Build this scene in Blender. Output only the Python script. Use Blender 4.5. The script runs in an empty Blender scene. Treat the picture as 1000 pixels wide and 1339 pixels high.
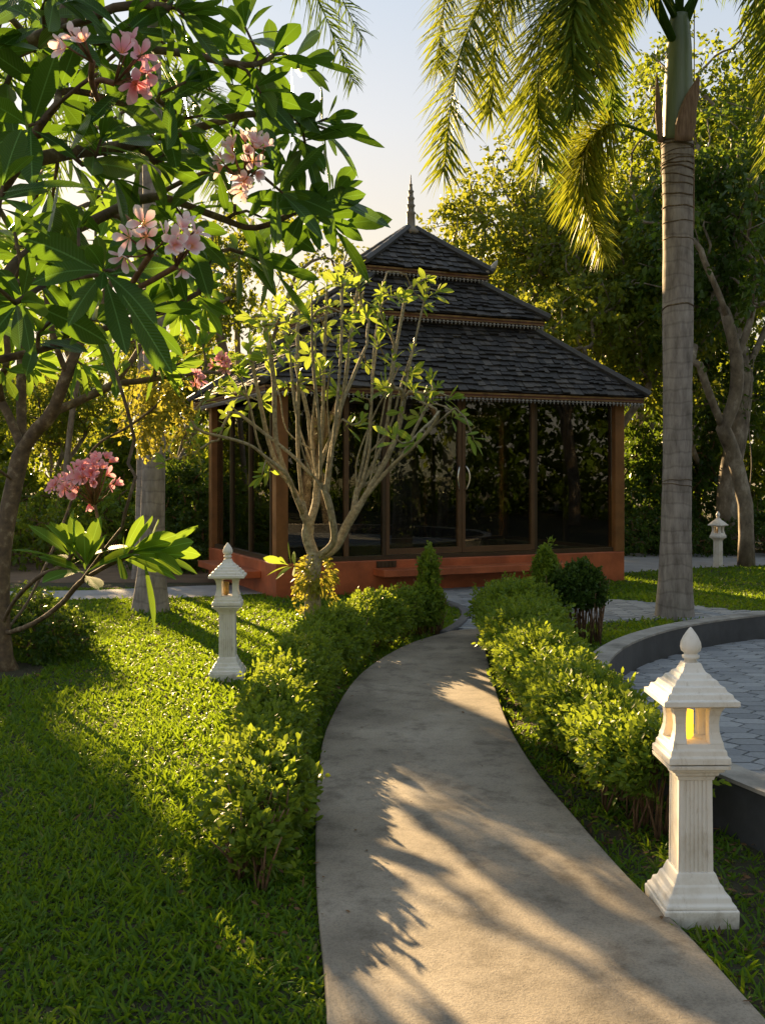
import bpy, math, random
import numpy as np
from mathutils import Vector, Matrix

# ------------------------------------------------------------------ camera, sky, sun
SC = bpy.context.scene
COL = SC.collection
F, CX, HY, EYE = 1350.0, 500.0, 620.0, 1.55
cam_d = bpy.data.cameras.new('camera')
cam = bpy.data.objects.new('camera', cam_d)
COL.objects.link(cam)
cam.location = (0, 0, EYE)
cam.rotation_euler = (math.radians(90), 0, 0)
cam_d.sensor_width = 36
cam_d.lens = F / 1339 * 36
cam_d.shift_y = -(669.5 - HY) / 1339
cam_d.clip_end = 800
SC.camera = cam

SUN_AZ, SUN_EL = 25.0, 17.0            # degrees left of the view axis, degrees above the horizon
W = bpy.data.worlds.new('World'); SC.world = W; W.use_nodes = True
nt = W.node_tree
sky = nt.nodes.new('ShaderNodeTexSky'); sky.sky_type = 'NISHITA'; sky.sun_disc = False
sky.sun_elevation = math.radians(SUN_EL); sky.sun_rotation = math.radians(-SUN_AZ)
sky.air_density = 1.0; sky.dust_density = 1.0; sky.ozone_density = 1.3
bg = nt.nodes['Background']; bg.inputs['Strength'].default_value = 0.140
gm = nt.nodes.new('ShaderNodeGamma'); gm.inputs[1].default_value = 0.20     # a hazy, even evening sky
nt.links.new(sky.outputs[0], gm.inputs[0]); wt = nt.nodes.new('ShaderNodeMix'); wt.data_type = 'RGBA'; wt.blend_type = 'MULTIPLY'; wt.inputs[0].default_value = 1
wc = nt.nodes.new('ShaderNodeTexCoord'); wz = nt.nodes.new('ShaderNodeSeparateXYZ'); wr_ = nt.nodes.new('ShaderNodeValToRGB')
for _ in range(3): wr_.color_ramp.elements.new(.5)
for _k, (_p, _c) in enumerate(((0, (1.08, .92, .72)), (.20, (1.09, .97, .79)), (.32, (.97, .96, .95)), (.46, (.77, .87, .99)), (1, (.92, .95, .98)))):
    wr_.color_ramp.elements[_k].position = _p; wr_.color_ramp.elements[_k].color = (*_c, 1)      # peach low down, pale blue above
nt.links.new(wc.outputs['Generated'], wz.inputs[0]); nt.links.new(wz.outputs[2], wr_.inputs[0]); nt.links.new(wr_.outputs[0], wt.inputs[7])
nt.links.new(gm.outputs[0], wt.inputs[6]); nt.links.new(wt.outputs[2], bg.inputs[0])
sd = bpy.data.lights.new('sun', 'SUN'); sd.energy = 5.0; sd.angle = math.radians(0.6); sd.color = (1.0, 0.69, 0.34)
so = bpy.data.objects.new('sun', sd); COL.objects.link(so)
_a, _e = math.radians(SUN_AZ), math.radians(SUN_EL)
SUNV = Vector((-math.sin(_a) * math.cos(_e), math.cos(_a) * math.cos(_e), math.sin(_e)))
so.rotation_euler = SUNV.to_track_quat('Z', 'Y').to_euler()
SC.view_settings.view_transform = 'Standard'; SC.view_settings.look = 'None'
SC.view_settings.exposure = 2.12; SC.view_settings.gamma = 1.0
SC.cycles.max_bounces = 8; SC.cycles.transparent_max_bounces = 16
SC.cycles.transmission_bounces = 4; SC.cycles.diffuse_bounces = 3; SC.cycles.glossy_bounces = 3
SC.cycles.use_denoising = True

RNG = np.random.default_rng(7)

def P(px, py, Z):                       # a photo position at depth Z metres
    return np.array([(px - CX) / F * Z, Z, EYE + (HY - py) / F * Z])
def G(px, py):                          # a photo position on the ground
    Z = F * EYE / (py - HY)
    return np.array([(px - CX) / F * Z, Z])

# ------------------------------------------------------------------ object helpers
def tag(o, label=None, cat=None, group=None, kind=None):
    if label: o['label'] = label
    if cat: o['category'] = cat
    if group: o['group'] = group
    if kind: o['kind'] = kind
    return o
def thing(name, label, cat, loc=(0, 0, 0), rz=0.0, group=None):
    o = bpy.data.objects.new(name, None); COL.objects.link(o)
    o.empty_display_size = 0.2
    o.location = loc; o.rotation_euler = (0, 0, rz)
    return tag(o, label, cat, group)
def link(name, me, parent=None):
    o = bpy.data.objects.new(name, me); COL.objects.link(o)
    if parent is not None: o.parent = parent
    return o

class Geo:
    """collects polygons, then links them as one mesh object"""
    def __init__(s): s.v = []; s.f = []; s.n = 0; s.r = []
    def add(s, v, f, rnd=0.5):
        v = np.asarray(v, float); s.v.append(v)
        s.f += [tuple(int(i) + s.n for i in q) for q in f]
        s.n += len(v); s.r.append(np.full(len(v), rnd))
    def box(s, x0, x1, y0, y1, z0, z1, rnd=0.5):
        v = [(x0,y0,z0),(x1,y0,z0),(x1,y1,z0),(x0,y1,z0),(x0,y0,z1),(x1,y0,z1),(x1,y1,z1),(x0,y1,z1)]
        s.add(v, [(3,2,1,0),(4,5,6,7),(0,1,5,4),(1,2,6,5),(2,3,7,6),(3,0,4,7)], rnd)
    def prism(s, poly, z0, z1, rnd=0.5):
        n = len(poly)
        v = [(p[0], p[1], z0) for p in poly] + [(p[0], p[1], z1) for p in poly]
        f = [tuple(range(n, 2*n)), tuple(range(n-1, -1, -1))] + [(i, (i+1) % n, n + (i+1) % n, n + i) for i in range(n)]
        s.add(v, f, rnd)
    def loft(s, rings, cap0=True, cap1=True, rnd=0.5):
        """rings: list of (n,3) arrays"""
        n = len(rings[0]); v = np.concatenate(rings); f = []
        for k in range(len(rings) - 1):
            for i in range(n):
                j = (i + 1) % n
                f.append((k*n+i, k*n+j, (k+1)*n+j, (k+1)*n+i))
        if cap0: f.append(tuple(range(n-1, -1, -1)))
        if cap1: f.append(tuple(range((len(rings)-1)*n, len(rings)*n)))
        s.add(v, f, rnd)
    def square(s, prof, cx=0, cy=0, **k):   # stack of square rings (z, half width)
        s.loft([np.array([(cx-h, cy-h, z), (cx+h, cy-h, z), (cx+h, cy+h, z), (cx-h, cy+h, z)]) for z, h in prof], **k)
    def lathe(s, prof, n=14, cx=0, cy=0, **k):
        a = np.linspace(0, 2*np.pi, n, endpoint=False)
        s.loft([np.stack([cx + r*np.cos(a), cy + r*np.sin(a), np.full(n, z)], 1) for z, r in prof], **k)
    def tube(s, pts, rad, n=6, rnd=0.5, caps=True):
        pts = np.asarray(pts, float); m = len(pts)
        rad = np.broadcast_to(np.asarray(rad, float), (m,))
        t = np.gradient(pts, axis=0); t /= np.linalg.norm(t, axis=1, keepdims=True) + 1e-9
        ref = np.array([0.31, 0.87, 0.38]) if abs(t[0] @ np.array([0.31, 0.87, 0.38])) < 0.9 else np.array([1.0, 0, 0])
        a = np.linspace(0, 2*np.pi, n, endpoint=False); ca, sa = np.cos(a), np.sin(a)
        rings = []
        for k in range(m):
            ref = ref - t[k] * (ref @ t[k]); ref /= np.linalg.norm(ref) + 1e-9
            b = np.cross(t[k], ref)
            rings.append(pts[k] + rad[k] * (ca[:, None] * ref + sa[:, None] * b))
        s.loft(rings, cap0=caps, cap1=caps, rnd=rnd)
    def mesh(s, name, mat, smooth=False):
        me = bpy.data.meshes.new(name)
        me.from_pydata(np.concatenate(s.v).tolist(), [], s.f)
        at = me.attributes.new('rnd', 'FLOAT', 'POINT'); at.data.foreach_set('value', np.concatenate(s.r))
        if mat: me.materials.append(mat)
        if smooth: me.polygons.foreach_set('use_smooth', np.ones(len(me.polygons), bool))
        me.update(); return me
    def build(s, name, mat, parent=None, smooth=False, bevel=0):
        o = link(name, s.mesh(name, mat, smooth), parent)
        if bevel:
            b = o.modifiers.new('bevel', 'BEVEL'); b.width = bevel; b.segments = 2; b.limit_method = 'ANGLE'
        return o

def norm(a): return a / (np.linalg.norm(a, axis=-1, keepdims=True) + 1e-9)
def rdir(n, rng=None): return norm((rng or RNG).normal(size=(n, 3)))

# leaf outlines: rows of (position along, half width); first and last row are single points
LEAF = {
    'tiny': [(0, 0), (.45, 1), (1, 0)],
    'small': [(0, 0), (.3, .8), (.65, .85), (1, 0)],
    'blade': [(0, .0), (.05, .9), (.4, 1), (.75, .7), (1, 0)],
    'big': [(0, 0), (.06, .10), (.16, .22), (.32, .62), (.5, .93), (.66, 1), (.8, .82), (.91, .45), (1, 0)],
    'petal': [(0, 0), (.15, .22), (.45, .75), (.7, 1), (.9, .7), (1, 0)],
}
class Leaves:
    def __init__(s): s.d = []
    def add(s, base, d, up, L, Wd, droop=0.0, fold=0.15, rnd=None):
        base = np.atleast_2d(base); n = len(base)
        bc = lambda x: np.broadcast_to(np.asarray(x, float), (n,))
        d = np.broadcast_to(d, (n, 3)); up = np.broadcast_to(up, (n, 3))
        s.d.append((base, norm(d), up, bc(L), bc(Wd), bc(droop), bc(fold), RNG.random(n) if rnd is None else bc(rnd)))
    def count(s): return sum(len(x[0]) for x in s.d)
    def mesh(s, name, mat, shape='small', smooth=True):
        base, d, up, L, Wd, dr, fo, rnd = [np.concatenate([x[i] for x in s.d]) for i in range(8)]
        side = np.cross(d, up); bad = np.linalg.norm(side, axis=1) < 1e-3
        side[bad] = np.cross(d[bad], np.array([1.0, .3, .2])); side = norm(side)
        nrm = np.cross(side, d)
        rows = LEAF[shape]; tpl = [(rows[0][0], 0.0, 0.0)]
        for a, w in rows[1:-1]: tpl += [(a, -w, w), (a, 0.0, 0.0), (a, w, w)]
        tpl.append((rows[-1][0], 0.0, 0.0))
        S = np.array([t[0] for t in tpl]); T = np.array([t[1] for t in tpl]); B = np.array([t[2] for t in tpl])
        v = (base[:, None] + d[:, None] * (S[None, :] * L[:, None])[..., None]
             + side[:, None] * (T[None, :] * Wd[:, None])[..., None]
             + nrm[:, None] * (B[None, :] * (Wd * fo)[:, None])[..., None])
        sag = (S[None, :]**2) * (L * dr)[:, None]
        v[..., 2] -= sag
        v -= d[:, None] * (0.35 * dr[:, None] * sag)[..., None]
        nv = len(tpl); nr = len(rows) - 2; f = [(0, 2, 1), (0, 3, 2)]
        for k in range(nr - 1):
            a = 1 + 3*k; b = a + 3; f += [(a, a+1, b+1, b), (a+1, a+2, b+2, b+1)]
        a = 1 + 3*(nr-1); f += [(a, a+1, nv-1), (a+1, a+2, nv-1)]
        N = len(base)
        lt = np.array([len(q) for q in f]); li = np.concatenate([np.array(q) for q in f])
        loops = (li[None] + (np.arange(N) * nv)[:, None]).ravel()
        tot = np.tile(lt, N); start = np.concatenate([[0], np.cumsum(tot)[:-1]])
        me = bpy.data.meshes.new(name)
        me.vertices.add(N*nv); me.vertices.foreach_set('co', v.astype(np.float32).ravel())
        me.loops.add(len(loops)); me.loops.foreach_set('vertex_index', loops.astype(np.int32))
        me.polygons.add(len(tot)); me.polygons.foreach_set('loop_start', start.astype(np.int32))
        me.polygons.foreach_set('loop_total', tot.astype(np.int32))
        if smooth: me.polygons.foreach_set('use_smooth', np.ones(len(tot), bool))
        at = me.attributes.new('rnd', 'FLOAT', 'POINT'); at.data.foreach_set('value', np.repeat(rnd, nv).astype(np.float32))
        uv = np.stack([T*0.5 + 0.5, S], 1)
        at = me.attributes.new('leafuv', 'FLOAT_VECTOR', 'POINT')
        at.data.foreach_set('vector', np.tile(np.c_[uv, np.zeros(nv)], (N, 1)).astype(np.float32).ravel())
        me.materials.append(mat); me.update(calc_edges=True); me.validate()
        return me
    def build(s, name, mat, shape='small', parent=None):
        return link(name, s.mesh(name, mat, shape), parent)

# ------------------------------------------------------------------ materials
def newmat(name):
    m = bpy.data.materials.new(name); m.use_nodes = True
    n = m.node_tree.nodes; b = n['Principled BSDF']
    return m, n, m.node_tree.links, b
def attr(n, name):
    a = n.new('ShaderNodeAttribute'); a.attribute_name = name; return a
def ramp(n, stops):
    r = n.new('ShaderNodeValToRGB'); e = r.color_ramp.elements
    while len(e) < len(stops): e.new(0.5)
    for k, (p, c) in enumerate(stops): e[k].position = p; e[k].color = (*c, 1)
    return r
def noise(n, l, scale, detail=6, rough=0.6, coord='Object', stretch=None):
    tc = n.new('ShaderNodeTexCoord'); t = n.new('ShaderNodeTexNoise')
    t.inputs['Scale'].default_value = scale; t.inputs['Detail'].default_value = detail; t.inputs['Roughness'].default_value = rough
    if stretch:
        mp = n.new('ShaderNodeMapping'); mp.inputs['Scale'].default_value = stretch
        l.new(tc.outputs[coord], mp.inputs[0]); l.new(mp.outputs[0], t.inputs['Vector'])
    else: l.new(tc.outputs[coord], t.inputs['Vector'])
    return t
def mixc(n, l, fac, a, b, mode='MIX'):
    m = n.new('ShaderNodeMix'); m.data_type = 'RGBA'; m.blend_type = mode
    for s, v in ((0, fac), (6, a), (7, b)):
        if hasattr(v, 'links'): l.new(v, m.inputs[s])
        elif isinstance(v, tuple): m.inputs[s].default_value = (*v, 1)
        else: m.inputs[s].default_value = v
    return m.outputs[2]
def bump(n, l, b, h, strength=0.3, dist=0.02):
    bp = n.new('ShaderNodeBump'); bp.inputs['Strength'].default_value = strength; bp.inputs['Distance'].default_value = dist
    l.new(h, bp.inputs['Height']); l.new(bp.outputs[0], b.inputs['Normal']); return bp

def leaf_mat(name, c0, c1, tr, mixf=0.45, rough=0.38, veins=False, c2=None):
    m, n, l, b = newmat(name)
    a = attr(n, 'rnd')
    r = ramp(n, [(0, c0), (0.75 if c2 else 1, c1)] + ([(1, c2)] if c2 else []))
    l.new(a.outputs['Fac'], r.inputs[0]); col = r.outputs[0]
    if veins:
        u = attr(n, 'leafuv'); sp = n.new('ShaderNodeSeparateXYZ'); l.new(u.outputs['Vector'], sp.inputs[0])
        def mth(op, x, y=None):
            q = n.new('ShaderNodeMath'); q.operation = op
            for i, z in enumerate((x, y)):
                if z is None: continue
                if hasattr(z, 'links'): l.new(z, q.inputs[i])
                else: q.inputs[i].default_value = z
            return q.outputs[0]
        du = mth('ABSOLUTE', mth('SUBTRACT', sp.outputs[0], 0.5))
        rib = mth('LESS_THAN', du, 0.028)
        wv = mth('SINE', mth('ADD', mth('MULTIPLY', sp.outputs[1], 150.0), mth('MULTIPLY', du, -34.0)))
        vein = mth('GREATER_THAN', wv, 0.86)
        col = mixc(n, l, mth('MULTIPLY', vein, 0.22), col, tuple(min(1, x*2.2 + .02) for x in c1))
        col = mixc(n, l, mth('MULTIPLY', rib, 0.7), col, tuple(min(1, x*2.6 + .05) for x in c1))
        bump(n, l, b, wv, 0.25, 0.004)
    l.new(col, b.inputs['Base Color'])
    b.inputs['Roughness'].default_value = rough; b.inputs['Specular IOR Level'].default_value = 0.2
    t = n.new('ShaderNodeBsdfTranslucent')
    l.new(mixc(n, l, 0.75, col, tr), t.inputs[0])
    mx = n.new('ShaderNodeMixShader'); mx.inputs[0].default_value = mixf
    l.new(b.outputs[0], mx.inputs[1]); l.new(t.outputs[0], mx.inputs[2])
    l.new(mx.outputs[0], n['Material Output'].inputs[0])
    return m

M = {}
M['grass'] = leaf_mat('grass_blades', (.040, .108, .010), (.094, .195, .018), (.31, .43, .015), .48, .4, c2=(.22, .20, .06))
M['frang_near'] = leaf_mat('glossy_frangipani_leaf', (.018, .058, .012), (.042, .11, .018), (.18, .34, .015), .34, .28, veins=True, c2=(.09, .13, .02))
M['frang'] = leaf_mat('frangipani_leaf', (.05, .13, .02), (.09, .19, .025), (.28, .42, .03), .45, .55, veins=True)
M['frang_young'] = leaf_mat('young_frangipani_leaf', (.10, .19, .028), (.19, .29, .04), (.42, .52, .05), .45, .36, veins=True, c2=(.27, .27, .05))
M['hedge'] = leaf_mat('hedge_leaf', (.062, .122, .016), (.135, .215, .028), (.37, .46, .03), .44, .4, c2=(.24, .27, .04))
M['hedge_dark'] = leaf_mat('dark_hedge_leaf', (.025, .06, .012), (.06, .11, .02), (.16, .24, .03), .35, .33)
M['hedge_mid'] = leaf_mat('mid_hedge_leaf', (.04, .085, .014), (.09, .15, .022), (.24, .32, .03), .40, .33)
M['tree_gold'] = leaf_mat('sunlit_yellow_tree_leaf', (.05, .10, .015), (.13, .18, .02), (.36, .38, .03), .48, .4, c2=(.24, .22, .03))  # yellow-green leaf; the yellow also stands in for sunlight on the crowns
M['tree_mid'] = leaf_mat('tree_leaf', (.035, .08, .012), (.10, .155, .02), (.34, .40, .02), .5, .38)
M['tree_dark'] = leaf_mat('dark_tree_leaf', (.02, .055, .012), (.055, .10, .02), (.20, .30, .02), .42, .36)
M['palm'] = leaf_mat('palm_leaflet', (.04, .095, .015), (.11, .175, .02), (.38, .42, .03), .45, .33, c2=(.22, .21, .03))
M['palm_green'] = leaf_mat('green_palm_leaflet', (.03, .08, .015), (.08, .14, .03), (.22, .32, .03), .40, .55)
M['palm_yellow'] = leaf_mat('yellowing_palm_leaflet', (.08, .135, .018), (.17, .21, .022), (.42, .44, .03), .45, .36, c2=(.26, .22, .03))
M['epiphyte'] = leaf_mat('epiphyte_leaf', (.16, .20, .03), (.34, .32, .05), (.5, .45, .05), .42, .4)
M['litter'] = leaf_mat('dry_litter', (.06, .035, .018), (.20, .11, .05), (.2, .1, .04), .15, .7)

for _n, _v in (('palm_green', 0.0), ('palm', .06), ('palm_yellow', .06), ('frang', .06)):
    M[_n].node_tree.nodes['Principled BSDF'].inputs['Specular IOR Level'].default_value = _v
def bark(name, c0, c1, c2, scale=14, stretch=(1, 1, 1), rings=0.0, bstr=.6):
    m, n, l, b = newmat(name)
    t = noise(n, l, scale, 8, .65, stretch=stretch)
    r = ramp(n, [(.3, c0), (.55, c1), (.75, c2)]); l.new(t.outputs[0], r.inputs[0])
    col = r.outputs[0]; h = t.outputs[0]
    if rings:
        tc = n.new('ShaderNodeTexCoord'); w = n.new('ShaderNodeTexWave'); w.bands_direction = 'Z'
        w.inputs['Scale'].default_value = rings; w.inputs['Distortion'].default_value = 5.0; w.inputs['Detail'].default_value = 3
        l.new(tc.outputs['Object'], w.inputs['Vector'])
        rr = ramp(n, [(0, (.62, .6, .58)), (.10, (1, 1, 1))]); l.new(w.outputs[0], rr.inputs[0])
        col = mixc(n, l, .6, col, rr.outputs[0], 'MULTIPLY')
        h = mixc(n, l, .5, t.outputs[0], w.outputs[0])
    l.new(col, b.inputs['Base Color']); b.inputs['Roughness'].default_value = .85
    bump(n, l, b, h, bstr, .015)
    return m
M['bark_frang'] = bark('frangipani_bark', (.13, .10, .055), (.33, .28, .17), (.52, .47, .34), 26)
M['bark_dark'] = bark('brown_frangipani_bark', (.045, .03, .02), (.13, .09, .05), (.36, .30, .20), 13, bstr=1.0)
M['bark_tree'] = bark('mottled_bark', (.06, .045, .03), (.22, .18, .13), (.48, .43, .35), 6, (1, 1, .6), bstr=1.0)
M['palm_bark'] = bark('ringed_palm_bark', (.12, .10, .085), (.27, .235, .205), (.37, .33, .29), 7, (2.2, 2.2, .5), rings=2.3, bstr=.35)
M['stem'] = bark('hedge_stem', (.07, .04, .02), (.18, .10, .05), (.28, .17, .09), 30)
M['crownshaft'] = bark('palm_crownshaft', (.10, .145, .085), (.16, .205, .125), (.22, .25, .165), 3, (6, 6, .4), bstr=.1)
M['crownshaft'].node_tree.nodes['Principled BSDF'].inputs['Roughness'].default_value = .4
M['sheath'] = bark('dry_palm_sheath', (.10, .06, .035), (.22, .14, .09), (.30, .21, .15), 8, (8, 8, .6), bstr=.3)

def plain(name, c, rough=.6, var=.25, scale=6, bs=.15, metal=0.0, spec=.4):
    m, n, l, b = newmat(name)
    t = noise(n, l, scale, 7, .65)
    r = ramp(n, [(.3, tuple(x*(1-var) for x in c)), (.7, tuple(min(1, x*(1+var)) for x in c))]); l.new(t.outputs[0], r.inputs[0])
    l.new(r.outputs[0], b.inputs['Base Color']); b.inputs['Roughness'].default_value = rough
    b.inputs['Metallic'].default_value = metal; b.inputs['Specular IOR Level'].default_value = spec
    if bs: bump(n, l, b, noise(n, l, scale*9, 5, .6).outputs[0], bs, .006)
    return m
M['terracotta'] = plain('terracotta_render', (.36, .095, .035), .5, .42, 2.4, .3)
M['wood'] = plain('varnished_wood', (.185, .08, .026), .38, .3, 5, .08)
M['frame'] = plain('dark_bronze_frame', (.055, .035, .02), .35, .2, 5, .03)
M['door_frame'] = plain('brown_door_frame', (.10, .055, .027), .38, .2, 5, .05)
M['steel'] = plain('brushed_steel', (.62, .60, .56), .25, .05, 20, 0, 1.0)
M['fringe'] = plain('weathered_fretwork', (.30, .29, .28), .6, .2, 8)
M['fascia'] = plain('red_fascia', (.11, .036, .02), .55, .35, 8)
M['gilt'] = plain('gilded_trim', (.20, .12, .04), .5, .6, 9)
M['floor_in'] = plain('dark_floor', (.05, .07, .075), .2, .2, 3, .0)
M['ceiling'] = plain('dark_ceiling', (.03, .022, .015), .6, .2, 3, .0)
M['finial'] = plain('grey_brown_finial', (.20, .165, .13), .6, .2, 14)
M['ornament'] = plain('pale_ornament', (.42, .40, .38), .6, .2, 14)
M['wall_grey'] = plain('charcoal_wall_paint', (.060, .062, .067), .6, .38, 2.2, .3)
M['coping'] = plain('grey_coping', (.30, .28, .25), .78, .5, 3.5, .5)
M['kerb'] = plain('dark_kerb', (.11, .11, .115), .75, .25, 8, .3)

def shingle_mat():
    m, n, l, b = newmat('weathered_shingles')
    a = attr(n, 'rnd'); r = ramp(n, [(0, (.011, .010, .010)), (.65, (.033, .031, .031)), (1, (.085, .078, .072))]); l.new(a.outputs['Fac'], r.inputs[0])
    t = noise(n, l, 30, 6, .7, stretch=(1, 1, .4)); r2 = ramp(n, [(.3, (.55, .55, .55)), (.7, (1.25, 1.22, 1.2))]); l.new(t.outputs[0], r2.inputs[0])
    l.new(mixc(n, l, 1, r.outputs[0], r2.outputs[0], 'MULTIPLY'), b.inputs['Base Color'])
    b.inputs['Roughness'].default_value = .6; bump(n, l, b, t.outputs[0], .5, .01); return m
M['shingle'] = shingle_mat()
M['ridge'] = plain('dark_ridge', (.06, .06, .064), .55, .2, 12, .3)

def plaster():
    m, n, l, b = newmat('white_painted_plaster')
    t = noise(n, l, 5, 8, .7); r = ramp(n, [(.28, (.60, .54, .45)), (.5, (.78, .74, .68)), (.8, (.82, .79, .74))]); l.new(t.outputs[0], r.inputs[0])
    t2 = noise(n, l, 26, 8, .75, stretch=(1, 1, .25)); r2 = ramp(n, [(.32, (.50, .42, .32)), (.46, (1, 1, 1))]); l.new(t2.outputs[0], r2.inputs[0])
    l.new(mixc(n, l, .5, r.outputs[0], r2.outputs[0], 'MULTIPLY'), b.inputs['Base Color'])
    b.inputs['Roughness'].default_value = .6; bump(n, l, b, noise(n, l, 60, 6, .6).outputs[0], .2, .004)
    tc = n.new('ShaderNodeTexCoord'); sp = n.new('ShaderNodeSeparateXYZ'); l.new(tc.outputs['Object'], sp.inputs[0])
    t4 = noise(n, l, 14, 8, .75); ad = n.new('ShaderNodeMath'); ad.operation = 'MULTIPLY_ADD'; ad.inputs[1].default_value = .22
    l.new(t4.outputs[0], ad.inputs[0]); q = n.new('ShaderNodeMath'); q.operation = 'MULTIPLY'; q.inputs[1].default_value = -1.0; l.new(sp.outputs[2], q.inputs[0]); l.new(q.outputs[0], ad.inputs[2])
    rd = ramp(n, [(.045, (0, 0, 0)), (.12, (.75, .75, .75))]); l.new(ad.outputs[0], rd.inputs[0])
    src = b.inputs['Base Color'].links[0].from_socket
    l.new(mixc(n, l, rd.outputs[0], src, (.24, .19, .12)), b.inputs['Base Color']); return m
M['plaster'] = plaster()

def concrete():
    m, n, l, b = newmat('worn_concrete')
    t = noise(n, l, 1.3, 10, .62); r = ramp(n, [(.30, (.15, .127, .098)), (.5, (.265, .228, .18)), (.68, (.36, .315, .255))]); l.new(t.outputs[0], r.inputs[0])
    t2 = noise(n, l, 7, 9, .7); r2 = ramp(n, [(.36, (.52, .50, .48)), (.5, (1, 1, 1)), (.72, (1.12, 1.1, 1.06))]); l.new(t2.outputs[0], r2.inputs[0])
    c = mixc(n, l, .8, r.outputs[0], r2.outputs[0], 'MULTIPLY')
    t3 = noise(n, l, 120, 4, .7); r3 = ramp(n, [(.35, (.62, .6, .58)), (.55, (1.05, 1.05, 1.05))]); l.new(t3.outputs[0], r3.inputs[0])
    c = mixc(n, l, .7, c, r3.outputs[0], 'MULTIPLY')
    vo = n.new('ShaderNodeTexVoronoi'); vo.inputs['Scale'].default_value = 38; tc = n.new('ShaderNodeTexCoord'); l.new(tc.outputs['Object'], vo.inputs['Vector'])
    rv = ramp(n, [(.05, (.35, .32, .3)), (.11, (1, 1, 1))]); l.new(vo.outputs['Distance'], rv.inputs[0])
    c = mixc(n, l, .55, c, rv.outputs[0], 'MULTIPLY')
    l.new(c, b.inputs['Base Color']); b.inputs['Roughness'].default_value = .82
    hh = mixc(n, l, .4, t3.outputs[0], t2.outputs[0]); bump(n, l, b, hh, .55, .008); return m
M['concrete'] = concrete()

def paver_mat():
    m, n, l, b = newmat('blue_grey_pavers')
    a = attr(n, 'rnd'); r = ramp(n, [(0, (.20, .215, .235)), (1, (.33, .345, .365))]); l.new(a.outputs['Fac'], r.inputs[0])
    t = noise(n, l, 40, 7, .7); r2 = ramp(n, [(.3, (.72, .72, .72)), (.65, (1.08, 1.08, 1.08))]); l.new(t.outputs[0], r2.inputs[0])
    l.new(mixc(n, l, .8, r.outputs[0], r2.outputs[0], 'MULTIPLY'), b.inputs['Base Color'])
    b.inputs['Roughness'].default_value = .7; bump(n, l, b, t.outputs[0], .3, .004); return m
M['paver'] = paver_mat()
M['joint'] = plain('paver_joint_sand', (.035, .033, .03), .95, .3, 20, .2)
M['asphalt'] = plain('pale_path_slab', (.30, .30, .31), .8, .2, 3, .3)

def soil():
    m, n, l, b = newmat('garden_soil')
    t = noise(n, l, 2.2, 9, .7); r = ramp(n, [(.35, (.030, .022, .014)), (.5, (.05, .045, .02)), (.66, (.045, .065, .015))]); l.new(t.outputs[0], r.inputs[0])
    t2 = noise(n, l, 70, 6, .7); r2 = ramp(n, [(.3, (.5, .5, .5)), (.7, (1.4, 1.4, 1.3))]); l.new(t2.outputs[0], r2.inputs[0])
    l.new(mixc(n, l, .9, r.outputs[0], r2.outputs[0], 'MULTIPLY'), b.inputs['Base Color'])
    b.inputs['Roughness'].default_value = .95; bump(n, l, b, t2.outputs[0], .8, .03); return m
M['soil'] = soil()
M['brown_soil'] = plain('bare_brown_earth', (.13, .085, .05), .95, .35, 3, .5)

def glass():
    m, n, l, b = newmat('tinted_glass')
    t = n.new('ShaderNodeBsdfTransparent'); t.inputs[0].default_value = (.48, .49, .46, 1)
    g = n.new('ShaderNodeBsdfGlossy'); g.inputs['Roughness'].default_value = .0; g.inputs[0].default_value = (.95, .95, .95, 1)
    f = n.new('ShaderNodeFresnel'); f.inputs[0].default_value = 1.55
    mx = n.new('ShaderNodeMixShader'); l.new(f.outputs[0], mx.inputs[0]); l.new(t.outputs[0], mx.inputs[1]); l.new(g.outputs[0], mx.inputs[2])
    l.new(mx.outputs[0], n['Material Output'].inputs[0]); return m
M['glass'] = glass()

def petal_mat(name, inner, mid, tip):
    m, n, l, b = newmat(name)
    u = attr(n, 'leafuv'); sp = n.new('ShaderNodeSeparateXYZ'); l.new(u.outputs['Vector'], sp.inputs[0])
    r = ramp(n, [(.05, inner), (.4, mid), (.85, tip)]); l.new(sp.outputs[1], r.inputs[0])
    l.new(r.outputs[0], b.inputs['Base Color']); b.inputs['Roughness'].default_value = .5
    t = n.new('ShaderNodeBsdfTranslucent'); l.new(r.outputs[0], t.inputs[0])
    mx = n.new('ShaderNodeMixShader'); mx.inputs[0].default_value = .4
    l.new(b.outputs[0], mx.inputs[1]); l.new(t.outputs[0], mx.inputs[2]); l.new(mx.outputs[0], n['Material Output'].inputs[0]); return m
M['petal'] = petal_mat('pale_pink_petal', (.85, .40, .12), (.84, .50, .54), (.92, .82, .82))
M['petal_rose'] = petal_mat('rose_petal', (.82, .28, .10), (.78, .32, .42), (.86, .56, .62))
M['petal_pink'] = petal_mat('deep_pink_petal', (.76, .28, .08), (.77, .28, .34), (.84, .47, .52))
def emit(name, c, s):
    m, n, l, b = newmat(name); b.inputs['Base Color'].default_value = (*c, 1)
    b.inputs['Emission Color'].default_value = (*c, 1); b.inputs['Emission Strength'].default_value = s; return m
M['lamp_on'] = emit('lit_amber_lamp', (1.0, .50, .03), 0.5)
M['lamp_off'] = plain('amber_lamp_glass', (.35, .22, .06), .3, .1, 5, 0)

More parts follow.
